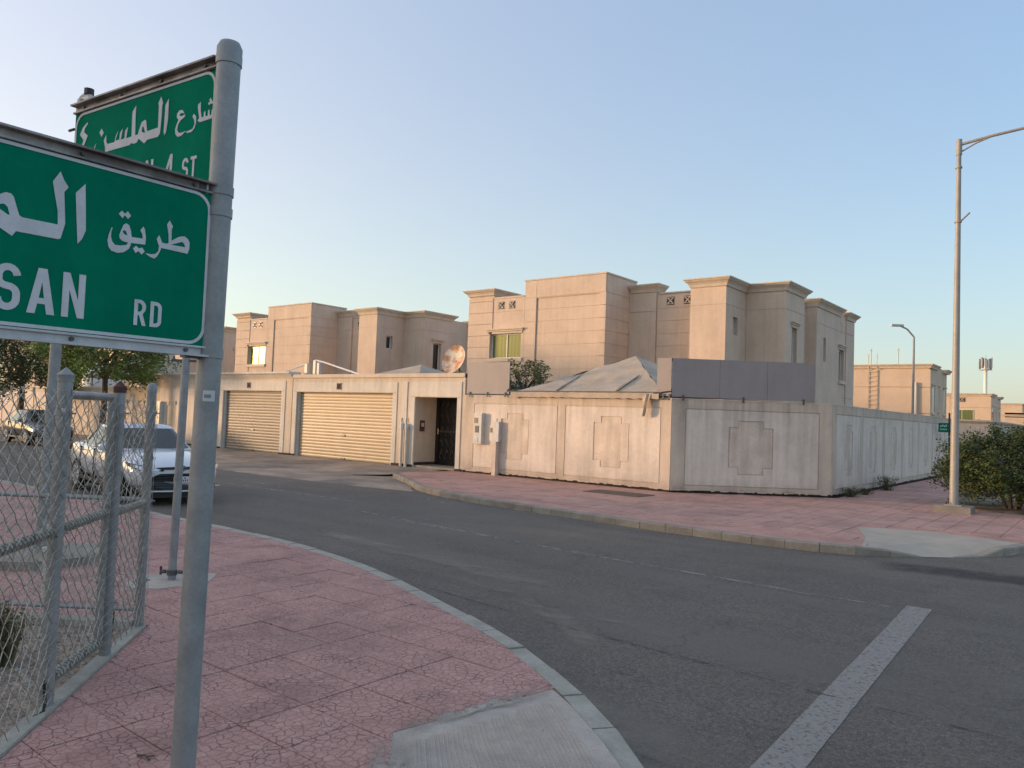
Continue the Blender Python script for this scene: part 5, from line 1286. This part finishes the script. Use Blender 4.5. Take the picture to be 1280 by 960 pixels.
rail(PC+Vector((0, 0, .97)), PD_+Vector((0, 0, .97)), .018, False); rail(PC+Vector((0, 0, .14)), PD_+Vector((0, 0, .14)), .016, False)
MB().tube([PD_+Vector((0, 0, -.05)), PD_+Vector((0, 0, 1.8))], .034, 12).build('post', 'steel', fa, smooth=True)
def run(a, b, z0, z1, off=0, barbs=True, cell=.056, name='wire_mesh'):
    L = (b-a).length; d = (b-a).normalized(); nn = Vector((d.y, -d.x, 0))
    bow = random.uniform(-.01, .01)
    f = lambda u, z, o: a + d*u + nn*(off+o+.012*sin(u*4+z*3)+bow*sin(pi*u/L)) + Vector((0, 0, z))
    tag(chain(f, L, z0, z1, cell, barbs=barbs).build(name, 'wire', fa), kind='stuff')
random.seed(11)
run(P0, PA, .03, 1.74, .03); run(ga, gb, .12, 1.73, .03, False); run(PB, PC, .05, 1.74, .03); run(PC, PD_, .05, 1.76, .02)
# mesh ends curled back round each post
def curl(P_, z1):
    f = lambda u, z, o: P_ + (Vector((cos(1.2+u*18), sin(1.2+u*18), 0))*(.052+u*.12+o)) + Vector((0, 0, z))
    tag(chain(f, .33, .06, z1, .03, r=.0017).build('mesh_roll', 'wire', fa), kind='stuff')
curl(PA-dA*.06-nF*.03, 1.72); curl(PB-dA*.05-nF*.04, 1.70); curl(PC-dA*.05-nF*.03, 1.72)
q = MB(); q.tube([PA-dA*.09+nF*.02+Vector((0, 0, .18)), PA-dA*.085+nF*.03+Vector((0, 0, .06)), PA-dA*.10+nF*.03+Vector((0, 0, .015)), PA-dA*.17+nF*.0+Vector((0, 0, .012))], .008, 8); tag(q.build('bent_rod', 'black', root=PA-dA*.1), 'bent black rod at the foot of the pyramid-capped fence post', 'rod')
q = MB(); c = PC-dA*.22-nF*.12
q.tube([c+Vector((0, 0, .02)), c+Vector((.02, .0, .18)), c+Vector((-.07, -.03, .32)), c+Vector((-.15, -.06, .38))], .007, 6).tube([c+Vector((-.05, -.02, .28)), c+Vector((-.08, .02, .27))], .006, 6)
tag(q.build('dead_twig', 'bark', root=c), 'dark bent twig standing by the domed fence post', 'twig')
MB().box(PA.x+.030, PA.x+.04, PA.y-.024, PA.y-.006, 1.63, 1.66).build('tag', 'stickerw', fa); q = ga; MB().box(q.x+.022, q.x+.027, q.y-.016, q.y-.002, 1.56, 1.59).build('tag', 'stickerw', fa)

# ------------------------------------------------------------------ lamp posts
def lamp_big():
    x, y = -2.88, 19.27
    t = thing('street_lamp', (x, y, 0), 'tall beige-grey street lamp post with a long arm, on a concrete base by the bush', 'street lamp')
    MB().tube([(x, y, .1), (x+.01, y, 4), (x+.02, y, 8.2)], [.092, .068, .045], 20).build('pole', 'lamp', t, smooth=True)
    MB().box(x-.36, x+.36, y-.34, y+.34, -.05, .14).build('base_block', 'kerbfar', t); 
    MB().box(x-.17, x+.17, y-.17, y+.17, .141, .165).build('base_plate', 'lamp', t)
    for a in (-1, 1):
        for b_ in (-1, 1): cyl((x+a*.13, y+b_*.13, .165), (x+a*.13, y+b_*.13, .22), .016, 6).build('anchor_bolt', 'brownrust', t)
    MB().tube([(x+.02, y, 8.13), (x+.6, y+.03, 8.22), (x+2.6, y+.12, 8.42)], [.034, .032, .028], 12).build('arm', 'lamp', t, smooth=True)
    MB().tube([(x+.02, y, 7.95), (x+.35, y+.02, 8.12), (x+.6, y+.03, 8.2)], .018, 8).build('brace', 'lamp', t, smooth=True)
    MB().tube([(x+.018, y, 7.60), (x+.018, y, 7.64)], .07, 16).tube([(x+.02, y, 7.9), (x+.02, y, 8.25)], .06, 16).build('collar', 'lamp', t)
    b = MB().tube([(x+.015, y, 6.38), (x+.015, y, 6.43)], .075, 14).tube([(x+.06, y, 6.4), (x+.24, y, 6.58)], .02, 6); b.build('flag_bracket', 'lamp', t)
    h = MB().obox((x+2.95, y+.14, 8.43), (.36, .015, .03), (0, .14, 0), (0, 0, .055)); h.build('lamp_head', 'lamp', t)
lamp_big()
def lamp_small(x, y, h, label):
    t = thing('street_lamp', (x, y, 0), label, 'street lamp')
    MB().tube([(x, y, 0), (x, y, h-.7)], [.10, .06], 12).build('pole', 'lamp', t, smooth=True)
    MB().tube([(x, y, h-.7), (x-.25*cos(YAW)*1.6, y-.25*sin(YAW)*1.6, h-.25), (x-.8*cos(YAW), y-.8*sin(YAW), h-.06)], .055, 8).build('arm', 'lamp', t, smooth=True)
    c = Vector((x, y, h-.03)) - r0*1.05; MB().obox(c, r0*.36, fh*.14, (0, 0, .06)).build('lamp_head', 'greybox', t)
lamp_small(-9.95, 51.6, 8.2, 'slim single-arm street lamp rising behind the long wall, in front of the far flat-roofed villa')

# small green sign on its pole behind the lamp post
t = thing('street_name_sign', (-5.22, 33.7, 0), 'tiny green street sign on a brown post by the long wall, beside the lamp post', 'street sign')
cyl((-5.22, 33.7, -.05), (-5.22, 33.7, 2.5), .035, 8).build('post', 'brownrust', t)
c = Vector((-5.22, 33.66, 1.93)) - r0*.22
b_ = MB().obox(c, r0*.19, fh*.01, (0, 0, .18)).build('sign_board', 'green', t)
q = MB()
for k in range(4): q.obox(c-fh*.014+r0*(-.11+.07*k)+Vector((0, 0, .05+.025*(k % 2))), r0*.025, fh*.002, (0, 0, .028))
for k in range(5): q.obox(c-fh*.014+r0*(-.12+.055*k)+Vector((0, 0, -.07)), r0*.016, fh*.002, (0, 0, .024))
q.build('lettering', 'signwhite', b_)

# ------------------------------------------------------------------ car
def sedan(name, loc, yaw, paint, label, cat='car', plate=True):
    t = thing(name, (0, 0, 0), label, cat)
    St = [(0, .62, .24, .50, .60, .64), (-.05, .74, .22, .50, .63, .69), (-.18, .83, .20, .52, .69, .77), (-.45, .885, .19, .55, .75, .85), (-.95, .91, .19, .58, .83, .945), (-1.45, .915, .19, .60, .90, 1.0),
          (-2.4, .92, .19, .62, .935, .97), (-3.5, .92, .19, .63, .97, .99), (-4.1, .905, .20, .66, .985, 1.05), (-4.5, .87, .24, .68, .97, 1.04), (-4.72, .80, .30, .66, .90, .95), (-4.8, .68, .36, .62, .82, .86)]
    vs = []; 
    for x, w_, zl, zm, zs, zt in St:
        half = [(0, zl), (w_*.75, zl), (w_*.95, zl+.07), (w_, zm-.06), (w_*.995, zm), (w_*.965, zs-.05), (w_*.90, zs), (w_*.55, zs+(zt-zs)*.7), (0, zt)]
        ringv = half + [(-a, b) for a, b in half[-2:0:-1]]
        vs += [(x, a, b) for a, b in ringv]
    n = 16; fs = [(i*n+k, i*n+(k+1) % n, (i+1)*n+(k+1) % n, (i+1)*n+k) for i in range(len(St)-1) for k in range(n)]
    fs += [tuple(range(n))[::-1], tuple(range((len(St)-1)*n, len(St)*n))]
    q = MB().add(vs, fs); bo = q.build('body', paint, t, smooth=True, fix=True)
    sm = bo.modifiers.new('s', 'SUBSURF'); sm.levels = sm.render_levels = 2
    # cabin
    base = [(-1.28, .0), (-1.36, .60), (-1.5, .80), (-2.45, .85), (-3.4, .84), (-4.05, .74), (-4.2, .5), (-4.25, 0)]
    top = [(-2.02, .0), (-2.05, .45), (-2.12, .56), (-2.5, .60), (-3.1, .59), (-3.45, .53), (-3.55, .35), (-3.56, 0)]
    def ringof(l_, z, dz=0): return [(x, y, z) for x, y in l_] + [(x, -y, z) for x, y in l_[-2:0:-1]]
    bz = ringof(base, .93); tz = ringof(top, 1.43); tc = ringof([(x*.93-.19, y*.72) for x, y in top], 1.475)
    m_ = len(bz); q = MB().add(bz+tz+tc, [(i, (i+1) % m_, m_+(i+1) % m_, m_+i) for i in range(m_)] + [(m_+i, m_+(i+1) % m_, 2*m_+(i+1) % m_, 2*m_+i) for i in range(m_)] + [tuple(range(2*m_, 3*m_))])
    ro = q.build('cabin', paint, t, smooth=True, fix=True)
    def lerp3(a, b, k): return Vector(a)*(1-k)+Vector(b)*k
    def pane(ia, ib, k0=.06, k1=.90, u0=.04, u1=.96, name='window', out=.012):
        A, B, C, D = lerp3(bz[ia], tz[ia], k0), lerp3(bz[ib], tz[ib], k0), lerp3(bz[ib], tz[ib], k1), lerp3(bz[ia], tz[ia], k1)
        A2, B2, C2, D2 = A.lerp(B, u0), A.lerp(B, u1), D.lerp(C, u1), D.lerp(C, u0)
        nn_ = (B2-A2).cross(D2-A2).normalized(); c = (A2+B2+C2+D2)/4
        if nn_.dot(c-Vector((-2.8, 0, .9))) < 0: nn_ = -nn_
        q = MB().add([p+nn_*out for p in (A2, B2, C2, D2)], [(0, 1, 2, 3)]); return q
    def glassset(pairs, name):
        q = MB()
        for ia, ib, u0_, u1_ in pairs: p = pane(ia, ib, u0=u0_, u1=u1_); q.add(p.v, p.f)
        q.build(name, 'car_glass', t)
    N_ = m_
    glassset([(0, 1, 0, 1), (1, 2, 0, .75), (0, N_-1, 0, 1), (N_-1, N_-2, 0, .75)], 'windscreen')
    for sgn in (1, -1):
        ii = lambda k: k if sgn > 0 else (N_-k) % N_
        glassset([(ii(2), ii(3), .12, .97)], 'side_window'); glassset([(ii(3), ii(4), .03, .95)], 'side_window')
        glassset([(ii(4), ii(5), .05, .6)], 'side_window')
        w_ = .93*sgn
        q = MB().obox((-1.62, .98*sgn, .98), (.09, 0, 0), (0, .11, 0), (0, 0, .07)); mi_ = q.build('wing_mirror', paint, t); bv = mi_.modifiers.new('b', 'BEVEL'); bv.width = .04; bv.segments = 3
        for xw in (-.92, -3.72):
            wl = MB().tube([(xw, .74*sgn, .20), (xw, .925*sgn, .20)], .325, 24).build('wheel', 'tyre', t, smooth=True)
            MB().tube([(xw, .90*sgn, .20), (xw, .935*sgn, .20)], .22, 20).build('rim', 'greybox', wl)
            q = MB(); 
            for k in range(10): a = k*pi/5; q.obox((xw+cos(a)*.13, .938*sgn, .20+sin(a)*.13), (cos(a)*.085, 0, sin(a)*.085), (0, .004, 0), (-sin(a)*.018, 0, cos(a)*.018))
            q.build('spoke', 'chrome', wl)
            q = MB(); pts = arc(0, 0, .365, .375, -8, 188, 16); q.plate([[(xw+a, .22+b2) for a, b2 in pts]], lambda u, v, d: (u, (.925+d)*sgn, v), 0, .0); q.build('wheel_arch', 'plastic', t)
        # door lines, handles, sill trim
        q = MB(); q.box(-3.35, -1.28, .905*sgn, .935*sgn, .16, .24); q.build('sill_trim', 'plastic', t)
        q = MB()
        q.tube([(-3.95, .73*sgn+.0, 1.0), (-3.4, .845*sgn, .955), (-2.4, .875*sgn, .95), (-1.5, .82*sgn, .93)], .012, 5); q.build('window_trim', 'chrome', t)
        for xh in (-2.3, -3.2): MB().obox((xh, .93*sgn, .83), (.09, 0, 0), (0, .012, 0), (0, 0, .013)).build('door_handle', 'chrome', t)
        for xd in (-1.55, -2.52, -3.5): MB().box(xd-.004, xd+.004, .88*sgn, .926*sgn, .30, .90).build('door_gap', 'plastic', t)
        # lamps: swept-back headlight made of a dark housing with a bright lens
        hl = MB().add([(.015, .34*sgn, .565), (.0, .34*sgn, .625), (-.20, .80*sgn, .70), (-.55, .915*sgn, .735), (-.36, .895*sgn, .655), (-.10, .76*sgn, .585)], [(0, 1, 2, 5), (2, 3, 4, 5)])
        h_ = hl.build('headlight', 'plastic', t, fix=True)
        MB().add([(.022, .44*sgn, .578), (.010, .44*sgn, .618), (-.17, .79*sgn, .685), (-.30, .872*sgn, .69), (-.25, .872*sgn, .655), (-.07, .75*sgn, .60)], [(0, 1, 2, 5), (2, 3, 4, 5)]).build('lens', 'lens', h_, fix=True)
        MB().obox((-4.76, .62*sgn, .80), (.03, 0, 0), (0, .2, 0), (0, 0, .06)).build('tail_light', 'brownrust', t)
    # front: thin upper slot with badge, big dark lower grille, plate
    q = MB(); q.add([(.035, -.36, .60), (.035, .36, .60), (.03, .52, .645), (.03, .0, .655), (.03, -.52, .645)], [(0, 1, 2, 3), (0, 3, 4)]); q.build('upper_grille', 'plastic', t)
    MB().tube([(.045, -.5, .652), (.055, 0, .665), (.045, .5, .652)], .009, 6).build('grille_trim', 'chrome', t)
    lg = MB(); lg.add([(.045, -.42, .52), (.045, .42, .52), (.0, .68, .40), (-.03, .74, .20), (.03, .3, .16), (.03, -.3, .16), (-.03, -.74, .20), (.0, -.68, .40)], [tuple(range(8))]); gg = lg.build('lower_grille', 'plastic', t)
    q = MB(); 
    for k in range(6): q.box(.048, .056, -.50+.0*k, .50, .24+.05*k, .248+.05*k)
    q.build('grille_bar', 'steeldark', gg)
    MB().tube([(.06, -.62, .17), (.085, 0, .155), (.06, .62, .17)], .018, 6).build('lip_trim', paint, t)
    for s_ in (-1, 1): MB().obox((.0, .74*s_, .235), (.05, 0, 0), (0, .09, 0), (0, 0, .012)).build('fog_trim', 'chrome', t)
    em = MB(); 
    for rx, rz, oz in ((.088, .060, 0), (.030, .058, 0), (.06, .022, .028)): em.tube([(.066, rx*cos(a), .625+oz+rz*sin(a)) for a in [k*2*pi/20 for k in range(21)]], .008, 5, caps=False)
    em.build('badge', 'chrome', t)
    if plate:
        p_ = MB().box(.062, .072, -.16, .16, .33, .46).build('licence_plate', 'plate', t)
        q = MB()
        for k in range(6): q.box(.0725, .074, -.10+.04*k, -.078+.04*k, .355, .395)
        for k in range(3): q.box(.0725, .074, -.10+.07*k, -.06+.07*k, .412, .435)
        q.build('plate_print', 'ink', p_)
    q = MB().box(-4.5, -.06, -.70, .70, .02, .3); q.build('underbody', 'plastic', t)
    bpy.context.view_layer.update()
    for ch in t.children_recursive:      # low saloon proportions: everything but the wheels is brought down a little
        if ch.name.split('.')[0] in ('wheel', 'rim', 'spoke'): continue
        for v_ in ch.data.vertices: v_.co.z = v_.co.z*.875 + .004; v_.co.y *= .90; v_.co.x *= .95
    for ch in t.children_recursive:
        if ch.name.split('.')[0] in ('wheel', 'rim', 'spoke'):
            for v_ in ch.data.vertices: v_.co.y *= .90; v_.co.x = v_.co.x + (.045 if v_.co.x > -2 else .18)
    t.location = loc; t.rotation_euler = (0, 0, yaw)
    return t
sedan('parked_car', (-13.53, 7.35, ZR+.125), radians(-8), 'carwhite', 'white saloon car parked nose towards the junction behind the posts')
sedan('parked_car', (-33.6, 12.9, ZR+.125), radians(-4), 'cardark', 'dark car seen through the wire fence far down the street', plate=False)

# ------------------------------------------------------------------ plants
def leaves(mb, centres, n, size, spread, squash=.8, rnd=random):
    for c, r in centres:
        for _ in range(n):
            d = Vector((rnd.gauss(0, 1), rnd.gauss(0, 1), rnd.gauss(0, 1)*squash)); d = d.normalized()*(r*spread*rnd.random()**.45)
            p = c + d
            a = Vector((rnd.uniform(-1, 1), rnd.uniform(-1, 1), rnd.uniform(-.6, .6))).normalized(); b = a.cross(Vector((rnd.uniform(-1, 1), rnd.uniform(-1, 1), rnd.uniform(-1, 1)))).normalized()
            s = size*rnd.uniform(.6, 1.3); o = len(mb.v)
            mb.v += [tuple(p-a*s), tuple(p+b*s*.42), tuple(p+a*s), tuple(p-b*s*.42)]; mb.f.append((o, o+1, o+2, o+3)); mb.mi.append(0)
def blob_centres(c, rx, ry, rz, n, rnd, inner=.35):
    r = []
    for _ in range(n):
        a = rnd.uniform(0, 2*pi); z = rnd.uniform(-.82, 1); k = sqrt(max(0, 1-z*z)); q = inner+(1-inner)*rnd.random()**.5
        bump = 1+.10*sin(a*3+z*4)+.07*sin(a*7)
        r.append((Vector((c[0]+cos(a)*k*rx*q*bump, c[1]+sin(a)*k*ry*q*bump, c[2]+z*rz*q*bump)), 0))
    return r
def tree(loc, h, cr, crz, label, leafm, seed, n=300, per=60, ls=.08, cl=.5):
    rnd = random.Random(seed); x, y, z0 = loc
    t = thing('street_tree', loc, label, 'tree')
    cz = h-crz
    q = MB(); q.tube([(x, y, z0-.1), (x+.08, y+.03, z0+(cz-z0)*.5), (x-.05, y, cz)], [.17, .13, .09], 8)
    for k in range(9):
        a = k*2.4; q.tube([(x+.02, y, cz-crz*.8+.12*k), (x+cos(a)*cr*.4, y+sin(a)*cr*.4, cz-.1+.1*k), (x+cos(a)*cr*.8, y+sin(a)*cr*.8, cz+.3*sin(k*2))], [.06, .04, .015], 5)
    q.build('trunk', 'bark', t, smooth=True)
    cs = [(c, cl*rnd.uniform(.6, 1.2)) for c, _ in blob_centres((x, y, cz), cr, cr, crz, n, rnd)]
    m_ = MB(); leaves(m_, cs, per, ls, 1., rnd=rnd); m_.build('crown', leafm, t)
    return t
tree((-36.0, 15.7, 0), 5.9, 3.1, 1.9, 'round green street tree behind the white car, showing below the big sign', 'leaf_tree', 5)
tree((-44.2, 15.2, 0), 6.2, 2.9, 2.3, 'darker street tree at the far left edge of the photo', 'leaf_dark', 9)
def bush(loc, rx, ry, h, label, leafm, seed, n=260, per=70, ls=.045, cl=.26, name='bush'):
    rnd = random.Random(seed); x, y, z0 = loc; t = thing(name, loc, label, name.replace('_', ' '))
    q = MB()
    for k in range(9):
        a = k*.9; b = rnd.uniform(.4, .8); q.tube([(x+.12*cos(a), y+.12*sin(a), z0-.03), (x+cos(a)*rx*.3*b, y+sin(a)*ry*.3*b, z0+h*.35), (x+cos(a)*rx*b, y+sin(a)*ry*b, z0+h*.7)], [.035, .025, .01], 5)
    q.build('stem', 'bark', t)
    cs = [(c, cl*rnd.uniform(.6, 1.3)) for c, _ in blob_centres((x, y, z0+h*.50), rx*.90, ry*.90, h*.50, n, rnd, .45)]
    m_ = MB(); leaves(m_, cs, per, ls, 1., rnd=rnd)
    for _ in range(22):   # stray sprigs
        a = rnd.uniform(0, 2*pi); z = rnd.uniform(.2, 1.); p = Vector((x+cos(a)*rx*sqrt(1-z*z*.7)*1.0, y+sin(a)*ry*sqrt(1-z*z*.7), z0+h*(.52+.5*z)))
        leaves(m_, [(p, .12)], 14, ls, 1., rnd=rnd)
    m_.build('foliage', leafm, t); return t
bush((-2.0, 21.3, .02), 1.72, 1.45, 1.80, 'dense dark green rounded bush right beside the tall lamp post', 'leaf_bush', 3, n=520, per=75, ls=.036, cl=.25)
bush((.75, 22.6, .02), 1.9, 1.5, 1.75, 'green bush cut by the right picture edge, behind the rounded one', 'leaf_bush', 4)
bush((-14.55, 18.9, 2.2), .85, .6, 1.3, 'pale olive shrub top showing over the wall between short screen and tent', 'leaf_pale', 12, n=70, per=26, ls=.05, cl=.2, name='shrub')
def weed(x, y, r, h, label, seed, matn='leaf_weed', n=60, name='weed', cat='weed'):
    rnd = random.Random(seed); q = MB()
    for _ in range(n):
        a = rnd.uniform(0, 2*pi); rr = r*rnd.random(); p = Vector((x+cos(a)*rr*.5, y+sin(a)*rr*.5, 0)); tip = Vector((x+cos(a)*rr, y+sin(a)*rr, h*rnd.uniform(.4, 1)))
        s = Vector((-sin(a), cos(a), 0))*.007; q.add([p-s, p+s, tip], [(0, 1, 2)])
        leaves(q, [(p.lerp(tip, .7), .06)], 5, .022, 1., rnd=rnd)
    tag(q.build(name, matn, root=(x, y, 0)), label, cat)
weed(-5.45, 20.9, .34, .26, 'low grey-green weed at the foot of the wall, nearest the corner', 1, n=90)
weed(-5.38, 22.0, .3, .22, 'small spreading weed along the side wall, between two others', 6, n=60)
weed(-5.35, 24.3, .38, .55, 'taller dark weed further along the side wall', 2, n=110)
weed(-5.62, 1.9, .22, .5, 'dry brown grass tuft inside the fence behind the gate', 7, 'drygrass', 110, 'grass_tuft', 'grass')
weed(-5.35, 1.25, .30, .55, 'large dry olive grass tuft inside the fence', 8, 'drygrass', 160, 'grass_tuft', 'grass')
weed(-4.75, 1.1, .2, .3, 'short dry grass tuft at the left picture edge inside the fence', 9, 'drygrass', 90, 'grass_tuft', 'grass')
def palm(x, y, z0, h):
    t = thing('palm', (x, y, 0), 'small palm peeping over the garage roof beside the rusty dish', 'palm'); rnd = random.Random(2)
    cyl((x, y, 0), (x, y, z0), .12, 8).build('trunk', 'bark', t)
    for k in range(13):
        a = k*2*pi/13+.3; L = h*rnd.uniform(.8, 1.1); q = MB(); el = rnd.uniform(.5, 1.1)
        pr = [Vector((x+cos(a)*L*s_*cos(el)*1.2, y+sin(a)*L*s_*cos(el)*1.2, z0+L*(s_*sin(el)-.75*s_*s_*.8))) for s_ in [i/8 for i in range(9)]]
        for i in range(8):
            d = pr[i+1]-pr[i]
            for j in range(2):
                for sgn in (1, -1):
                    p = pr[i]+d*(j/2); s1 = Vector((-sin(a), cos(a), -.35*sgn*0-.25))*sgn; tip = p + Vector((-sin(a)*sgn, cos(a)*sgn, -.3))*.22 + d*.8
                    q.add([p, p+d*.35, tip], [(0, 1, 2)])
        q.tube(pr, .01, 4); q.build('frond', 'leaf_tree', t)
palm(-20.2, 21.6, 3.15, .8)

# ------------------------------------------------------------------ far things on the right
def far_villa(loc, W_, D_, H_, label, extra=None):
    t = thing('house', loc, label, 'house'); X, Y, _ = loc
    b = MB().box(X-W_, X-.12, Y+.12, Y+D_-.12, 0, H_-.1); b.build('wall', 'farhouse', t)
    zs = [0, 3.3, 5.5, H_-.45]
    courses(t, FY(Y+.12), X-W_, X-W_*.42, zs, 'farhouse', t=.10, gap=.05); courses(t, FY(Y+.12), X-W_*.42+.05, X, zs, 'farhouse', t=.12, gap=.05)
    q = MB(); sweep(q, [(X-W_, Y), (X, Y), (X, Y+D_*.42)], corn(H_)); sweep(q, [(X-.35, Y+D_*.42), (X-.35, Y+D_*.7)], corn(H_-.05)); sweep(q, [(X+.1, Y+D_*.72), (X+.1, Y+D_)], corn(H_-.05)); q.build('cornice', 'cornice', t, fix=True)
    for (u0_, u1_, z0, z1) in ((Y+D_*.16, Y+D_*.30, 3.4, 5.6), (Y+D_*.5, Y+D_*.56, 3.6, 5.6), (Y+D_*.8, Y+D_*.9, 3.4, 5.6)):
        window(t, FX(X-.115), u0_, u1_, z0, z1, dp=-.03, panes=1, gl='glass_dark')
    courses(t, FX(X-.12), Y+.05, Y+D_, zs, 'farhouse', t=.05, gap=.05) if False else None
    return t
v5 = far_villa((-12.5, 71.5, 0), 11.5, 8.4, 7.45, 'flat-roofed peach villa with a wall ladder beyond the long side wall')
q = MB()
for k in range(15): q.box(-17.3, -16.6, 71.38, 71.44, 1.2+.4*k, 1.28+.4*k)
q.box(-17.32, -17.27, 71.38, 71.44, 1, 8.4); q.box(-16.63, -16.58, 71.38, 71.44, 1, 8.4); q.build('ladder', 'cornice', v5)
MB().tube([(-13.55, 71.35, 0), (-13.55, 71.35, 5.9)], .12, 8).build('downpipe', 'pipe', v5)
v6 = far_villa((-14.3, 125, 0), 12, 12, 7.5, 'distant villa with a wide green window, right of the tall lamp post')
window(v6, FY(124.97), -19.2, -16.4, 3.2, 5.2, panes=2, gl='glass_green', dp=-.05, head=False)
vent(v6, FY(124.9), -17.8, 6.6, .3)
far_villa((-14.5, 170, 0), 12, 14, 7.8, 'farthest pale villa at the right picture edge')
far_villa((-10.0, 148, 0), 5, 14, 5.2, 'low peach villa wing left of the farthest one')
# far roof clutter
for x, y, z in ((-16.2, 126, 7.5), (-12.6, 141, 7.0)):
    MB
w2 = thing('boundary_wall', (-7.6, 66, 0), 'distant beige boundary wall with coping, beyond the tall lamp post', 'wall')
MB().box(-30, -7.6, 66, 66.3, 0, 2.55).box(-7.9, -7.6, 66.3, 100, 0, 2.5).build('wall_body', 'wallbase', w2)
q = MB(); sweep(q, [(-30, 66), (-7.6, 66), (-7.6, 100)], [(-.35, 2.55), (-.35, 2.8), (.2, 2.8), (.2, 2.7), (.05, 2.55)]); q.build('coping', 'cornice', w2, fix=True)
w3 = tag(MB().box(-6.6, -6.3, 104, 160, 0, 2.3).build('boundary_wall', 'wallbase', root=(-6.4, 104, 0)), 'farthest low beige wall behind the bush at the right edge', 'wall')
mt = thing('antenna_mast', (-21, 175, 0), 'distant mobile phone mast with a ring of antenna panels', 'mast')
cyl((-21, 175, 0), (-21, 175, 15.2), .32, 10).build('pole', 'white', mt)
MB().tube([(-21, 175, 14.4), (-21, 175, 14.55)], 1.15, 12).build('platform', 'greybox', mt)
for k in range(9):
    a = k*2*pi/9; MB().obox((-21+1.05*cos(a), 175+1.05*sin(a), 15.6+(.25 if k % 3 == 0 else 0)), (-sin(a)*.17, cos(a)*.17, 0), (cos(a)*.09, sin(a)*.09, 0), (0, 0, 1.0)).build('antenna', 'antenna', mt)
cyl((-21, 175, 15), (-21, 175, 17.4), .05, 6).build('lightning_rod', 'greybox', mt)
# roof things
for x, y, z, lb in ((-14.0, 31.5, 6.9, 'thin roof aerial between the vents and the tall corner of the largest villa'), (-18.2, 76, 7.4, 'left thin aerial on the far flat roof'), (-15.9, 76, 7.4, 'right thin aerial on the far flat roof')):
    t = thing('aerial', (x, y, z), lb, 'aerial')
    MB().tube([(x, y, z), (x, y, z+(.95 if y < 40 else 1.9))], .025 if y < 40 else .04, 6).build('mast', 'greybox', t)
    q = MB(); zt = z+(.8 if y < 40 else 1.7)
    q.tube([(x-(.5 if y < 40 else .12), y, zt), (x+(.5 if y < 40 else .12), y, zt)], .02, 5)
    for k in range(5 if y < 40 else 0): q.tube([(x-.4+.2*k, y-.25, zt), (x-.4+.2*k, y+.25, zt)], .012, 4)
    q.build('antenna', 'steeldark', t)
# small palm-like shrubs behind the far wall
bush((-16.3, 123, 2.3), 1.3, 1.0, 1.4, 'tiny garden bush under the distant green window', 'leaf_bush', 21, n=30, per=20, ls=.12, cl=.4, name='shrub')
bush((-8.6, 139, 1.6), 2.2, 1.5, 2.2, 'tiny dark tree clump by the farthest villas at the right edge', 'leaf_dark', 22, n=40, per=20, ls=.15, cl=.5, name='shrub')
tk = thing('water_tank', (-49.5, 21.5, 0), 'white domed water tank beyond the wall at the far left', 'tank')
MB().tube([(-49.5, 21.5, 0), (-49.5, 21.5, 2.6)], 1.3, 12).build('stand', 'garage', tk)
MB().tube([(-49.5, 21.5, 2.6), (-49.5, 21.5, 3.3), (-49.5, 21.5, 3.75), (-49.5, 21.5, 4.0)], [1.25, 1.25, .95, .3], 24).build('tank_body', 'white', tk, smooth=True)
bpy.context.view_layer.update()
